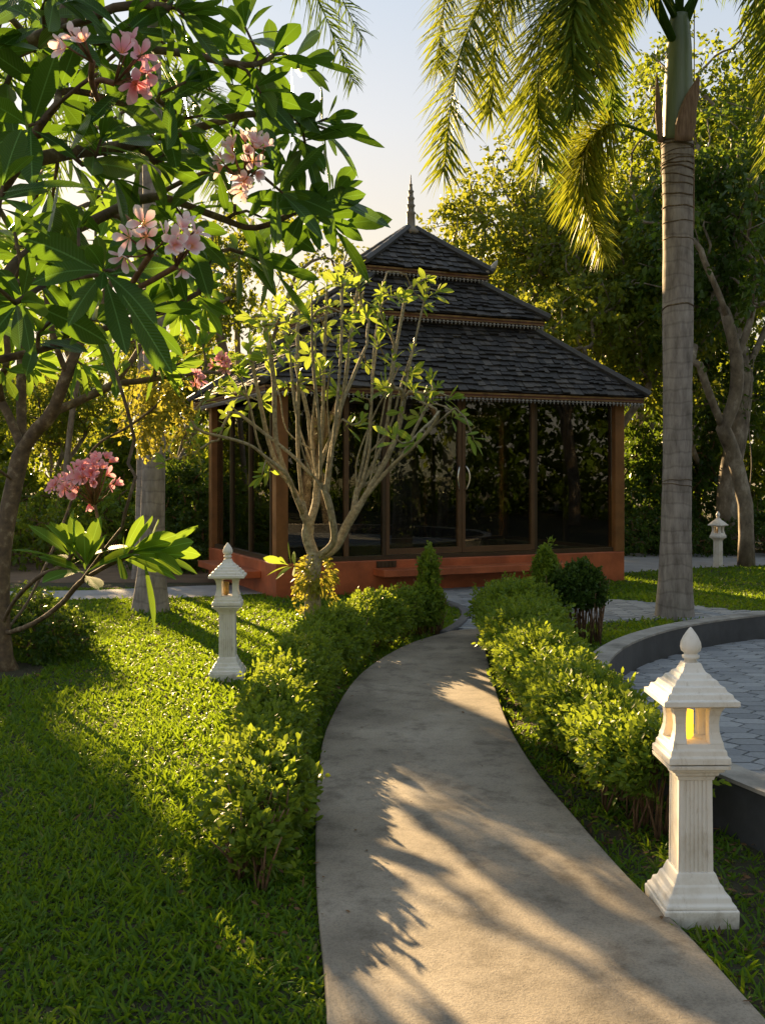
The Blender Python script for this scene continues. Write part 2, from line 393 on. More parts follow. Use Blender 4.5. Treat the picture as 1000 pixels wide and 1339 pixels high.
# ------------------------------------------------------------------ layout on the ground
def smooth(pts, n=8, closed=False):
    p = np.asarray(pts, float); out = []
    m = len(p)
    for i in range(m - 1):
        p0 = p[max(i-1, 0)]; p1 = p[i]; p2 = p[i+1]; p3 = p[min(i+2, m-1)]
        for t in np.linspace(0, 1, n, endpoint=False):
            out.append(.5*((2*p1) + (-p0+p2)*t + (2*p0-5*p1+4*p2-p3)*t*t + (-p0+3*p1-3*p2+p3)*t**3))
    out.append(p[-1]); return np.array(out)
def inpoly(x, y, poly):
    x = np.asarray(x); y = np.asarray(y); c = np.zeros(x.shape, bool); n = len(poly)
    for i in range(n):
        x0, y0 = poly[i]; x1, y1 = poly[(i+1) % n]
        if y0 == y1: continue
        c ^= ((y0 > y) != (y1 > y)) & (x < (x1-x0)*(y-y0)/(y1-y0) + x0)
    return c
def dist_line(x, y, line):
    d = np.full(np.shape(x), 1e9)
    for a, b in zip(line[:-1], line[1:]):
        ab = b - a; L2 = ab @ ab + 1e-9
        t = np.clip(((x-a[0])*ab[0] + (y-a[1])*ab[1]) / L2, 0, 1)
        d = np.minimum(d, np.hypot(x - a[0] - t*ab[0], y - a[1] - t*ab[1]))
    return d

PATH_L = smooth([(-.05, .6), (-.13, 2.2)] + [G(*p) for p in [(427, 1339), (413, 1150), (416, 1020), (432, 950), (472, 888), (530, 850), (588, 831)]])
PATH_R = smooth([(1.22, .6), (1.13, 2.2)] + [G(*p) for p in [(984, 1334), (900, 1240), (820, 1160), (755, 1085), (700, 1017), (664, 955), (645, 900), (634, 855), (628, 827)]])
path_poly = np.concatenate([PATH_L, PATH_R[::-1]])
g = Geo(); g.prism([tuple(p) for p in path_poly[::-1]], -.06, .045)
tag(g.build('concrete_path', M['concrete'], bevel=.008), kind='structure')

WALK = [G(*p) for p in [(588, 831), (614, 808), (606, 798), (580, 789), (548, 784), (520, 779), (560, 772), (735, 766), (790, 785), (860, 791), (960, 800), (1100, 812), (1250, 830), (1250, 850), (1000, 812), (860, 811), (783, 816), (700, 819), (645, 823), (628, 827)]]
FAR_L = [G(*p) for p in [(-420, 800), (-100, 792), (104, 785), (260, 782), (350, 777), (330, 765), (260, 767), (117, 773), (-100, 776), (-420, 778)]]
FAR_R = [G(*p) for p in [(690, 750), (820, 750), (902, 744), (1000, 740), (1300, 738), (1300, 723), (1000, 724), (690, 724)]]
COURT_C, COURT_R = np.array([5.55, 5.90]), 4.33

def hexpavers(name, inside, x0, x1, y0, y1, a=.12, b=.065, z=.02, rot=0.0):
    gg = Geo(); cr, sr = math.cos(rot), math.sin(rot)
    px_, py_ = a*1.5, b*1.0
    nx, ny = int((x1-x0)/(a*1.5)) + 2, int((y1-y0)/(b*2)) + 2
    k = .955
    hexv = np.array([(-a, 0), (-a*.5, -b), (a*.5, -b), (a, 0), (a*.5, b), (-a*.5, b)]) * k
    cxs = []
    for i in range(nx):
        for j in range(ny):
            cxs.append((x0 + i*a*1.5, y0 + j*2*b + (b if i % 2 else 0)))
    cxs = np.array(cxs); ok = inside(cxs[:, 0], cxs[:, 1]); cxs = cxs[ok]
    vs, fs, rs = [], [], []
    for q, (cx, cy) in enumerate(cxs):
        t = RNG.normal(0, .012, 2); zz = z + RNG.normal(0, .0012)
        top = np.c_[cx + hexv[:, 0]*.97, cy + hexv[:, 1]*.95, zz + hexv @ t]
        bot = np.c_[cx + hexv[:, 0], cy + hexv[:, 1], np.full(6, z - .02)]
        o = q*12; vs.append(top); vs.append(bot); rs.append(np.full(12, RNG.random()))
        fs.append(tuple(range(o, o+6)))
        fs += [(o+i, o+6+i, o+6+(i+1) % 6, o+(i+1) % 6) for i in range(6)]
    gg.v = [np.concatenate(vs)]; gg.f = fs; gg.n = len(cxs)*12; gg.r = [np.concatenate(rs)]
    return gg.build(name, M['paver'])

# ground sheet
g = Geo(); g.add([(-300, -120, 0), (300, -120, 0), (300, 500, 0), (-300, 500, 0)], [(0, 1, 2, 3)])
tag(g.build('ground', M['soil']), kind='structure')
g = Geo(); g.add([(*p, .006) for p in WALK], [tuple(range(len(WALK)))])
wb = tag(g.build('paved_path', M['joint']), kind='structure')
hp = hexpavers('pavers', lambda x, y: inpoly(x, y, WALK), -.5, 6, 8.5, 15, .13, .07, .026); hp.parent = wb
tag(Geo().build('x', None) if False else wb, kind='structure')
for nm, poly in (('side_path', FAR_L), ('back_path', FAR_R)):
    g = Geo(); g.add([(*p, .012) for p in poly], [tuple(range(len(poly)))])
    tag(g.build(nm, M['asphalt']), kind='structure')
g = Geo(); g.add([(-30, 14.7, .005), (-1.9, 14.7, .005), (-1.9, 19.5, .005), (-30, 19.5, .005)], [(0, 1, 2, 3)])
tag(g.build('earth_bed', M['brown_soil']), kind='structure')
# kerb round the lawn tip
kl = smooth([G(*p) for p in [(586, 832), (604, 821), (614, 808), (607, 798), (582, 789), (548, 784)]], 6)
g = Geo()
t = np.gradient(kl, axis=0); t /= np.linalg.norm(t, axis=1, keepdims=True); nn = np.c_[-t[:, 1], t[:, 0]]
poly = np.concatenate([kl, (kl + nn*.09)[::-1]])
g.prism([tuple(p) for p in poly], -.05, .05)
tag(g.build('kerb', M['kerb'], bevel=.01), kind='structure')

# round court with its low wall
g = Geo(); a = np.linspace(0, 2*np.pi, 72, endpoint=False)
g.add(np.c_[COURT_C[0] + COURT_R*np.cos(a), COURT_C[1] + COURT_R*np.sin(a), np.full(72, .008)], [tuple(range(72))])
cb = tag(g.build('paved_court', M['joint']), kind='structure')
hp = hexpavers('pavers', lambda x, y: np.hypot(x-COURT_C[0], y-COURT_C[1]) < COURT_R - .1, 1.1, 9, 1.6, 10.3, .13, .07, .028); hp.parent = cb
def ring(r0, r1, z0, z1, n=96):
    a = np.linspace(0, 2*np.pi, n, endpoint=False); gg = Geo(); c, s = np.cos(a), np.sin(a)
    def rr(r, z): return np.c_[r*c, r*s, np.full(n, z)]
    gg.loft([rr(r0, z0), rr(r1, z0), rr(r1, z1), rr(r0, z1), rr(r0, z0)], False, False); return gg
cw = thing('low_wall', 'curved low charcoal wall with pale worn top ringing the paved court', 'wall', (*COURT_C, 0))
ring(COURT_R - .15, COURT_R, -.05, .235).build('wall', M['wall_grey'], cw, smooth=False)
ring(COURT_R - .156, COURT_R + .006, .235, .252).build('coping', M['coping'], cw)

# ------------------------------------------------------------------ the glass pavilion
PA = math.radians(24)
PW, PD, BH = 5.29, 3.3, .43
pv = thing('pavilion', 'glass walled pavilion with three tiered dark shingle roof on terracotta base', 'pavilion', (-1.322, 12.84, 0), PA)
cxp, cyp = PW/2, PD/2
g = Geo(); g.box(0, PW, 0, PD, -.05, BH); g.build('base', M['terracotta'], pv, bevel=.012)
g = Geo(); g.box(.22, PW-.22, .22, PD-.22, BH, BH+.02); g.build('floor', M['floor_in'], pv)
def post(x, y, w, z0=BH, z1=2.72, m='wood'):
    gg = Geo(); gg.box(x-w/2, x+w/2, y-w/2, y+w/2, z0, z1); gg.build('column', M[m], pv, bevel=.008)
for x, y in ((.08, .08), (PW-.08, .08), (.08, PD-.08), (PW-.08, PD-.08)): post(x, y, .16)
ZT = 2.62
def mullion(axis, s, w, m='frame', inset=.06):
    gg = Geo()
    if axis == 'f': gg.box(s-w/2, s+w/2, inset, inset+.07, BH+.06, ZT)
    if axis == 'b': gg.box(s-w/2, s+w/2, PD-inset-.07, PD-inset, BH+.06, ZT)
    if axis == 'l': gg.box(inset, inset+.07, s-w/2, s+w/2, BH+.06, ZT)
    if axis == 'r': gg.box(PW-inset-.07, PW-inset, s-w/2, s+w/2, BH+.06, ZT)
    gg.build('mullion', M[m], pv)
def pane(axis, a0, a1):
    gg = Geo(); q = .092
    if axis == 'f': gg.box(a0, a1, q, q+.01, BH+.06, ZT)
    if axis == 'b': gg.box(a0, a1, PD-q-.01, PD-q, BH+.06, ZT)
    if axis == 'l': gg.box(q, q+.01, a0, a1, BH+.06, ZT)
    if axis == 'r': gg.box(PW-q-.01, PW-q, a0, a1, BH+.06, ZT)
    return gg
fm = [.16, .97, 1.50, 2.645, 3.82, PW-.16]
for s in fm[1:3] + [fm[4]]: mullion('f', s, .045 if s != .97 else .06, 'frame' if s != .97 else 'door_frame')
for a0, a1 in ((.16, .945), (.995, 1.48), (3.84, PW-.16)): pane('f', a0, a1).build('window', M['glass'], pv)
for a0, a1, hs in ((1.525, 2.64, -1), (2.65, 3.795, 1)):
    gg = Geo()
    for u0, u1 in ((a0, a0+.05), (a1-.05, a1)): gg.box(u0, u1, .055, .125, BH+.065, ZT)
    gg.box(a0+.05, a1-.05, .055, .125, BH+.065, BH+.14); gg.box(a0+.05, a1-.05, .055, .125, ZT-.07, ZT)
    d = gg.build('door', M['door_frame'], pv)
    gq = Geo(); gq.box(a0+.05, a1-.05, .086, .096, BH+.14, ZT-.07); gq.build('pane', M['glass'], d)
    hx = (2.60 if hs < 0 else 2.69); gh = Geo(); zc = 1.50
    zz = np.linspace(-.17, .17, 13)
    gh.tube(np.c_[hx + hs*.045*(1-(zz/.17)**2), .055 - .06*np.sqrt(np.clip(1-(zz/.17)**2, 0, 1)), zc+zz], .011, 8)
    gh.build('handle', M['steel'], d, smooth=True)
for s in (.42, 1.36): mullion('l', s, .06)
mullion('l', 2.30, .045)
for a0, a1 in ((.16, .39), (.45, 1.33), (1.39, 2.275), (2.325, PD-.16)): pane('l', a0, a1).build('window', M['glass'], pv)
for s in (1.5, 3.8): mullion('b', s, .05)
for a0, a1 in ((.16, 1.475), (1.525, 3.775), (3.825, PW-.16)): pane('b', a0, a1).build('window', M['glass'], pv)
for s in (1.36,): mullion('r', s, .05)
for a0, a1 in ((.16, 1.335), (1.385, PD-.16)): pane('r', a0, a1).build('window', M['glass'], pv)
g = Geo()
for z0, z1 in ((BH+.001, BH+.058), (ZT, ZT+.07)):
    g.box(.162, PW-.162, .05, .14, z0, z1); g.box(.162, PW-.162, PD-.14, PD-.05, z0, z1)
    g.box(.05, .14, .162, PD-.162, z0, z1); g.box(PW-.14, PW-.05, .162, PD-.162, z0, z1)
g.build('rail', M['frame'], pv)
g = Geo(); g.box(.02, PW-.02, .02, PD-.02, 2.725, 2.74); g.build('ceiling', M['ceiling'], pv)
# benches along the base, and a vent
g = Geo(); g.box(1.32, 4.25, -.34, -.002, .24, .33); g.build('bench', M['terracotta'], pv, bevel=.008)
g = Geo(); g.box(-.34, -.002, .62, 2.6, .20, .29); g.build('bench', M['terracotta'], pv, bevel=.008)
g = Geo(); g.box(1.36, 1.64, -.014, -.002, .325+.01, .42)
for k in range(5): g.box(1.375+k*.052, 1.41+k*.052, -.024, -.014, .345, .41)
g.build('vent', M['frame'], pv)

def tier(t0, t1, z0, z1, rows, fr=0.13, seed=0):
    """one roof tier: shingles from fraction t0 (top, height z0) to t1 (eave, height z1)"""
    rng = np.random.default_rng(seed)
    A, B = PW/2 + .225, PD/2 + .225
    A0, A1, B0, B1 = A*t0, A*t1, B*t0, B*t1
    sh = Geo()
    faces = [((1, 0), (0, -1), A0, A1, B0, B1), ((-1, 0), (0, 1), A0, A1, B0, B1), ((0, 1), (1, 0), B0, B1, A0, A1), ((0, -1), (-1, 0), B0, B1, A0, A1)]
    for (tx, ty), (ox, oy), h0, h1, d0, d1 in faces:
        run = d1 - d0; sl = (z0 - z1) / run
        nrm = np.array([ox*sl, oy*sl, 1.0]); nrm /= np.linalg.norm(nrm)
        dn = np.array([ox*run, oy*run, z1 - z0]); dn /= np.linalg.norm(dn)
        def pt(s, k): return np.array([cxp + tx*s + ox*(d0 + run*k), cyp + ty*s + oy*(d0 + run*k), z0 + (z1-z0)*k])
        # backing sheet
        v = [pt(-h0, 0), pt(h0, 0), pt(h1, 1), pt(-h1, 1)]
        sh.add(np.array(v), [(0, 1, 2, 3)], .1)
        for r in range(rows):
            k0, k1 = (r - .12) / rows, (r + 1.0) / rows
            s_end = h0 + (h1 - h0) * (k0 + k1) / 2
            x = -s_end - rng.random() * .05
            drift = rng.normal(0, .004)
            while x < s_end:
                w = rng.uniform(.07, .15)
                a, b = max(x, -s_end), min(x + w, s_end)
                if b - a > .02:
                    jl = rng.normal(0, .013) + drift + .012*math.sin(x*3 + r*1.7)
                    th = rng.uniform(.018, .036); tl = rng.normal(0, .004)
                    p00, p01 = pt(a+.002, max(k0, 0)), pt(b-.002, max(k0, 0))
                    p10, p11 = pt(a+.002, k1) + dn*jl, pt(b-.002, k1) + dn*(jl + rng.normal(0, .006))
                    lo0, lo1 = nrm*.004, nrm*(th)
                    v = [p00 + nrm*.003, p01 + nrm*.003, p11 + nrm*(th+tl), p10 + nrm*th, p11 + nrm*.001, p10 + nrm*.001]
                    sh.add(np.array(v), [(0, 3, 2, 1), (3, 5, 4, 2), (0, 5, 3), (1, 2, 4)], rng.random())
                x += w
    rt = sh.build('roof_tier', M['shingle'], pv)
    for sx, sy in ((1, -1), (-1, -1), (1, 1), (-1, 1)):
        p0 = np.array([cxp + sx*A0, cyp + sy*B0, z0 + .035]); p1 = np.array([cxp + sx*(A1+.03), cyp + sy*(B1+.03), z1 + .035])
        if t0 == 0: p0[2] -= .01
        gg = Geo(); gg.tube([p0, p0*.5 + p1*.5 + np.array([0, 0, -.012]), p1], [.05, .055, .055], 6)
        gg.build('hip_ridge', M['ridge'], rt)
    # eave: fascia, gilt line and fretwork fringe
    ff, gl, fg = Geo(), Geo(), Geo()
    zt = z1 - .012
    for (tx, ty), (ox, oy), h0, h1, d0, d1 in faces:
        def bar(G_, s0, s1, o0, o1, za, zb):
            v = []
            for z in (za, zb):
                for s, o in ((s0, o0), (s1, o0), (s1, o1), (s0, o1)):
                    v.append((cxp + tx*s + ox*(d1+o), cyp + ty*s + oy*(d1+o), z))
            G_.add(v, [(3, 2, 1, 0), (4, 5, 6, 7), (0, 1, 5, 4), (1, 2, 6, 5), (2, 3, 7, 6), (3, 0, 4, 7)])
        e = h1 - .03
        bar(ff, -e, e, -.055, -.03, zt - .075, zt - .002)
        bar(gl, -e, e, -.0295, -.018, zt - .03, zt - .008)
        bar(gl, -e, e, -.0295, -.022, zt - .068, zt - .056)
        nt_ = int(2*e / .062)
        for q in range(nt_):
            sc = -e + (q+.5) * 2*e/nt_
            w = .062*.5; oo = -.04
            def tri(pts):
                v = [(cxp + tx*(sc+s) + ox*(d1+o), cyp + ty*(sc+s) + oy*(d1+o), z) for o in (oo, oo+.012) for s, z in pts]
                n_ = len(pts)
                fg.add(v, [tuple(range(n_)), tuple(range(2*n_-1, n_-1, -1))] + [(i, (i+1) % n_, n_+(i+1) % n_, n_+i) for i in range(n_)], rng.random())
            tri([(-.008, zt-.076), (.008, zt-.076), (w*.95, zt-.100), (.004, zt-.094), (0, zt-.076-.058), (-.004, zt-.094), (-w*.95, zt-.100)])
            tri([(-w*.35, zt-.110), (w*.35, zt-.110), (0, zt-.128)])
    ff.build('fascia', M['fascia'], rt); gl.build('gilt_trim', M['gilt'], rt); fg.build('fringe', M['fringe'], rt)
    return rt
r3 = tier(.52, 1.0, 3.66, 2.66, 13, seed=3)
r2 = tier(.29, .586, 4.37, 3.80, 8, seed=2)
r1 = tier(.02, .348, 5.19, 4.50, 9, seed=1)
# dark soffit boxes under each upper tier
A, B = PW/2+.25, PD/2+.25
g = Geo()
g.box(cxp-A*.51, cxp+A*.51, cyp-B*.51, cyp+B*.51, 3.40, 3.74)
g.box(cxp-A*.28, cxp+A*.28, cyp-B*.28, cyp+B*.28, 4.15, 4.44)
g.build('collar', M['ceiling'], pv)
g = Geo(); g.lathe([(5.12, .13), (5.17, .14), (5.22, .09), (5.26, .065), (5.42, .06), (5.45, .075), (5.48, .05), (5.53, .05), (5.56, .068), (5.59, .045), (5.64, .045), (5.67, .06), (5.70, .036), (5.75, .036), (5.77, .048), (5.80, .026), (5.86, .02), (5.87, .03), (5.89, .012), (6.02, .006)], 12, cxp, cyp)
g.build('finial', M['finial'], pv, smooth=True)
g = Geo()
ox, oy = cxp + A*.348 + .03, cyp - B*.348 - .03
g.tube([(ox-.10, oy+.07, 4.52), (ox-.02, oy+.01, 4.60), (ox+.01, oy-.01, 4.66), (ox+.03, oy-.02, 4.70)], [.035, .045, .032, .008], 7)
g.build('corner_ornament', M['ornament'], pv, smooth=True)

# ------------------------------------------------------------------ garden lanterns
def lantern(loc, rz, label, lit, plain_base=False, scale=1.0):
    r = thing('garden_lantern', label, 'lantern', loc, rz, 'white garden lanterns'); r.scale = (scale,)*3
    g = Geo()
    if not plain_base:
        g.square([(-.04, .134), (.064, .137), (.066, .132)], cap1=True); g.square([(.066, .130), (.078, .129), (.084, .118), (.105, .113), (.112, .100), (.135, .092), (.142, .084), (.170, .074), (.180, .070)])
    else: g.square([(-.04, .085), (.03, .085), (.034, .072)])
    g.build('base', M['plaster'], r, bevel=.004)
    g = Geo(); z0 = .180 if not plain_base else .034
    g.square([(z0, .058), (.53, .055)])
    hw = .0635
    for q in range(4):                                    # fluted faces
        ca, sa = math.cos(q*math.pi/2), math.sin(q*math.pi/2)
        for s in np.linspace(-.048, .048, 7):
            v = []
            for z, k in ((z0, 1.0), (.53, .95)):
                for x, y in ((s-.0055, -.0545), (s+.0055, -.0545), (s+.004, -hw), (s-.004, -hw)):
                    x *= k; y *= k; v.append((x*ca - y*sa, x*sa + y*ca, z))
            g.add(v, [(3, 2, 1, 0), (4, 5, 6, 7), (0, 1, 5, 4), (1, 2, 6, 5), (2, 3, 7, 6), (3, 0, 4, 7)])
        for sx in (-1, 1):
            v = []
            for z, k in ((z0, 1.0), (.53, .95)):
                for x, y in ((sx*.0525-.0065, -.050), (sx*.0525+.0065, -.050), (sx*.0525+.0065+sx*.004, -hw-.002), (sx*.0525-.0065, -hw-.002)):
                    x *= k; y *= k; v.append((x*ca - y*sa, x*sa + y*ca, z))
            g.add(v, [(3, 2, 1, 0), (4, 5, 6, 7), (0, 1, 5, 4), (1, 2, 6, 5), (2, 3, 7, 6), (3, 0, 4, 7)])
    g.build('shaft', M['plaster'], r)
    g = Geo(); g.square([(.52, .066), (.535, .070), (.541, .080), (.552, .082), (.556, .094), (.566, .097), (.570, .112), (.584, .114)]); g.build('capital', M['plaster'], r, bevel=.002)
    g = Geo(); g.square([(.5885, .108), (.589, .114), (.612, .113), (.618, .104), (.636, .102), (.642, .096), (.660, .092)])
    prof = [(.660, .094), (.675, .088), (.70, .082), (.73, .080), (.76, .083), (.78, .089), (.792, .096)]
    for sx in (-1, 1):
        for sy in (-1, 1):
            rings = []
            for z, h in prof:
                q = [(sx*.042, sy*.042), (sx*h, sy*.042), (sx*h, sy*h), (sx*.042, sy*h)]
                if sx*sy < 0: q = q[::-1]
                rings.append(np.array([(x, y, z) for x, y in q]))
            g.loft(rings)
    g.square([(.7925, .097), (.800, .104), (.806, .112)]); g.build('lamp_house', M['plaster'], r, bevel=.002)
    g = Geo(); g.square([(.802, .132), (.806, .139), (.824, .138), (.828, .124), (.846, .118), (.850, .104), (.868, .097), (.872, .084), (.889, .076), (.893, .064), (.908, .055), (.912, .045), (.928, .036), (.945, .030)])
    g.build('roof', M['plaster'], r, bevel=.002)
    g = Geo(); g.lathe([(.943, .026), (.956, .022), (.960, .031), (.970, .033), (.974, .024), (.980, .026), (.988, .036), (1.002, .0395), (1.020, .037), (1.040, .028), (1.058, .016), (1.070, .007), (1.075, .002)], 14)
    g.build('finial', M['plaster'], r, smooth=True)
    g = Geo(); g.lathe([(.661, .014), (.668, .014), (.669, .022), (.765, .022), (.768, .010)], 12, -.012, .0)
    g.build('lamp', M['lamp_on'] if lit else M['lamp_off'], r, smooth=True)
    return r
lantern((1.085, 3.64, .0), math.radians(1), 'white plaster lantern with lit amber lamp beside the path, nearest and largest', True, scale=.94)
lantern((-1.17, 7.82, 0), math.radians(3), 'white plaster lantern on the lawn left of the leafy hedge, near the palm', False, scale=.96)
lantern((5.55, 17.1, .0), math.radians(42), 'small white lantern turned cornerwise by the back path, without stepped base', False, True, .87)

# ------------------------------------------------------------------ trees
class Skel:
    """a branching skeleton: nodes with parents; targets pull new twigs out of the nearest limb"""
    def __init__(s): s.p = []; s.par = []; s.len = []; s.ends = []
    def chain(s, pts, parent=-1):
        ids = []
        for q in pts:
            q = np.asarray(q, float)
            d = 0 if parent < 0 else np.linalg.norm(q - s.p[parent])
            s.p.append(q); s.par.append(parent); s.len.append(0 if parent < 0 else s.len[parent] + d)
            parent = len(s.p) - 1; ids.append(parent)
        return ids
    def near(s, q): return int(np.argmin(np.linalg.norm(np.array(s.p) - np.asarray(q), axis=1)))
    def limb(s, pts, n=5):
        """smooth limb joined to the nearest node"""
        q = smooth(pts, n); return s.chain(q[1:], s.near(q[0]))
    def grow(s, targets, rng, seg=.25, lenw=.3, jit=.03, lift=.0, first=0, curve=.4):
        T = np.asarray(targets); root = s.p[first]
        for t in T[np.argsort(np.linalg.norm(T - root, axis=1))]:
            Pn = np.array(s.p); L = np.array(s.len)
            d = np.linalg.norm(Pn - t, axis=1); c = d + lenw*L; c[:first] = 1e9
            k = int(np.argmin(c)); dist = d[k]
            m = max(2, int(np.ceil(dist/seg)))
            pd = Pn[k] - Pn[s.par[k]] if s.par[k] >= 0 else np.array([0, 0, 1.0])
            pd = pd / (np.linalg.norm(pd) + 1e-9)
            ctrl = Pn[k] + pd*dist*curve + np.array([0, 0, lift*dist])
            ts = np.linspace(0, 1, m+1)[1:]
            pts = [(1-u)**2*Pn[k] + 2*u*(1-u)*ctrl + u*u*t + (rng.normal(0, jit*dist, 3) if u < .99 else 0) for u in ts]
            ids = s.chain(pts, k); s.ends.append(ids[-1])
    def load(s, ends=None):
        w = np.zeros(len(s.p))
        for e in (s.ends if ends is None else ends):
            k = e
            while k >= 0: w[k] += 1; k = s.par[k]
        return np.maximum(w, 1)
    def dirs(s, ids):
        return norm(np.array([s.p[i] - s.p[s.par[i]] for i in ids]))
    def tubes(s, geo, r0, rt, sides=6, taper_power=None, rootflare=1.0):
        w = s.load(); p = taper_power or math.log(r0/rt)/math.log(max(w.max(), 2)); rad = rt * w**p
        ch = {}
        for i, q in enumerate(s.par): ch.setdefault(q, []).append(i)
        heads = [(r, None) for r in ch.get(-1, [])]
        while heads:
            i, par = heads.pop(); pts = []; rr = []
            if par is not None: pts.append(s.p[par]); rr.append(rad[i]*1.08)
            while True:
                pts.append(s.p[i]); rr.append(rad[i]); c = ch.get(i, [])
                if not c: break
                b = max(c, key=lambda j: w[j])
                heads += [(j, i) for j in c if j != b]
                i = b
            if len(pts) < 2: continue
            rr[-1] *= .75
            if par is None: rr[0] *= rootflare
            n = sides + 4 if rr[0] > .06 else (sides if rr[0] > .015 else max(4, sides-2))
            geo.tube(pts, rr, n)
        return rad

def rosettes(lv, pos, dr, L, n, rng, spread=(30, 85), wr=.17, droop=(.05, .3), col=(0, 1), fold=.18, back=.10):
    """whorls of leaves round branch ends"""
    for q, a in zip(pos, dr):
        m = rng.integers(n[0], n[1]+1); az = np.arange(m)*2.39996 + rng.random()*6.28
        el = np.radians(np.linspace(spread[0], spread[1], m) + rng.normal(0, 9, m))
        u = np.cross(a, [0.2, .1, 1.0]); u /= np.linalg.norm(u)+1e-9; v = np.cross(a, u)
        d = a*np.cos(el)[:, None] + (u*np.cos(az)[:, None] + v*np.sin(az)[:, None])*np.sin(el)[:, None]
        ll = rng.uniform(L[0], L[1], m) * np.interp(np.arange(m), [0, m*.3, m], [.7, 1, .95])
        base = q - a*np.linspace(0, back, m)[:, None]
        lv.add(base, d, a + .0*d, ll, ll*wr*rng.uniform(.85, 1.15, m), rng.uniform(droop[0], droop[1], m), fold, rng.uniform(col[0], col[1], m))

def clumps(lv, pos, rng, n, rad, L, wr=.36, up=.5, flat=.75):
    """tufts of twigs round each branch end, every twig carrying leaves along its length"""
    k = len(pos); m = max(3, int(round(n/9))); q = 9
    td = norm(rdir(k*m, rng) + np.array([0, 0, .10])); tl = rad*rng.uniform(.6, 1.25, (k*m, 1))
    b0 = np.repeat(pos, m, 0) + rdir(k*m, rng)*rad*.12
    u = np.tile(np.linspace(.18, 1, q), k*m)[:, None]
    d0 = np.repeat(td, q, 0); base = np.repeat(b0, q, 0) + d0*np.repeat(tl, q, 0)*u
    base[:, 2] = base[:, 2]*1.0 - (u[:, 0]**2)*rad*.35
    base += rng.normal(0, rad*.05, base.shape)
    d = norm(d0*.55 + rdir(k*m*q, rng)*.75 + np.array([0, 0, -.30]))
    ll = rng.uniform(L*.6, L*1.2, k*m*q)*np.interp(u[:, 0], [0, .6, 1], [.8, 1.1, .75])
    tone = np.repeat(rng.random(k), m*q)*.5 + np.repeat(rng.random(k*m), q)*.25 + rng.random(k*m*q)*.25
    lv.add(base, d, norm(rdir(k*m*q, rng)*.7 + np.array([0, 0, up])), ll, ll*wr, rng.uniform(0, .35, k*m*q), .25, tone)

def crown_targets(rng, n, c, r, shell=.55, lump=5):
    """points through an uneven crown made of several lobes"""
    c = np.array(c); r = np.array(r)
    lobes = rdir(lump, rng)*.55; lobes[:, 2] = np.abs(lobes[:, 2])*.9 - .15
    lr = rng.uniform(.42, .72, lump)
    k = rng.integers(0, lump, n)
    q = lobes[k] + rdir(n, rng)*(rng.uniform(shell, 1, n)**.6*lr[k])[:, None]
    return c + q*r

def proto_tree(seed, H, th, rx, rz, nt_, nl, L, r0, lean=0.0, clr=.5, lump=6, forks=3):
    rng = np.random.default_rng(seed); s = Skel()
    top = np.array([lean, rng.normal(0, .2), th])
    tr = smooth([(0, 0, -.1), (lean*.2 + rng.normal(0, .06), rng.normal(0, .06), th*.35), (lean*.6, rng.normal(0, .1), th*.7), top], 4)
    s.chain(tr); c = np.array([lean, 0, H - rz])
    for k in range(forks):
        a = k*6.28/forks + rng.random(); q = c + np.array([math.cos(a)*rx*.5, math.sin(a)*rx*.5, rng.uniform(-.2, .35)*rz])
        s.limb([top, top*.45 + q*.55 + rng.normal(0, .15, 3), q], 4)
    T = crown_targets(rng, nt_, c, (rx, rx, rz), lump=lump)
    s.grow(T, rng, seg=.35, lenw=.25, jit=.05, first=len(tr)-2)
    g = Geo(); s.tubes(g, r0, .010, 6, rootflare=1.35)
    lv = Leaves(); clumps(lv, np.array([s.p[e] for e in s.ends]), rng, nl, clr, L)
    return g.mesh('trunk', M['bark_tree'], True), lv.mesh('crown', M['tree_mid'], 'tiny', False)

protos = {
    'broad': proto_tree(11, 8.5, 2.6, 2.5, 2.9, 250, 54, .13, .17, .3, .52),
    'tall': proto_tree(12, 11.0, 3.4, 2.6, 4.4, 300, 44, .13, .20, -.3, .56, 8),
    'small': proto_tree(13, 5.2, 1.5, 1.8, 1.8, 160, 60, .115, .10, .2, .45),
    'shade_caster': proto_tree(15, 5.5, 3.6, .85, .85, 70, 54, .11, .07, .1, .34, 5),  # small crown on a tall stem, shaped to throw shade on lawn and path
    'sparse': proto_tree(14, 7.5, 2.8, 2.2, 2.3, 105, 56, .12, .12, -.2, .42, 7),
}
def tree(kind, x, y, rz, sc, mat, label, group='trees round the garden', name='broadleaf_tree', zs=1.0):
    r = thing(name, label, 'tree', (x, y, 0), rz, group); r.scale = (sc, sc, sc*zs)
    t, c = protos[kind]
    link('trunk', t, r)
    o = link('crown', c, r); o.material_slots[0].link = 'OBJECT'; o.material_slots[0].material = M[mat]
    return r

def shrub_proto(seed, R, H, n, nl, L, low=.1):
    rng = np.random.default_rng(seed); s = Skel()
    s.chain([(0, 0, -.05), (0, 0, .12)])
    q = rdir(n, rng)*(rng.uniform(.5, 1, n)**.5)[:, None]; q[:, 2] = np.abs(q[:, 2])
    T = q*np.array([R, R, H*(1-low)]) * rng.uniform(.85, 1.12, (n, 1)) + np.array([0, 0, H*low])
    s.grow(T, rng, seg=.25, lenw=.2, jit=.05)
    g = Geo(); s.tubes(g, .05, .008, 5)
    lv = Leaves(); clumps(lv, T, rng, nl, .27*R, L)
    return g.mesh('stem', M['stem'], True), lv.mesh('foliage', M['tree_dark'], 'tiny', False)
shrubs = {'round': shrub_proto(21, 1.0, 1.7, 130, 40, .11), 'wide': shrub_proto(22, 1.5, 1.3, 160, 40, .11), 'tallbush': shrub_proto(23, 1.0, 2.8, 190, 40, .13)}
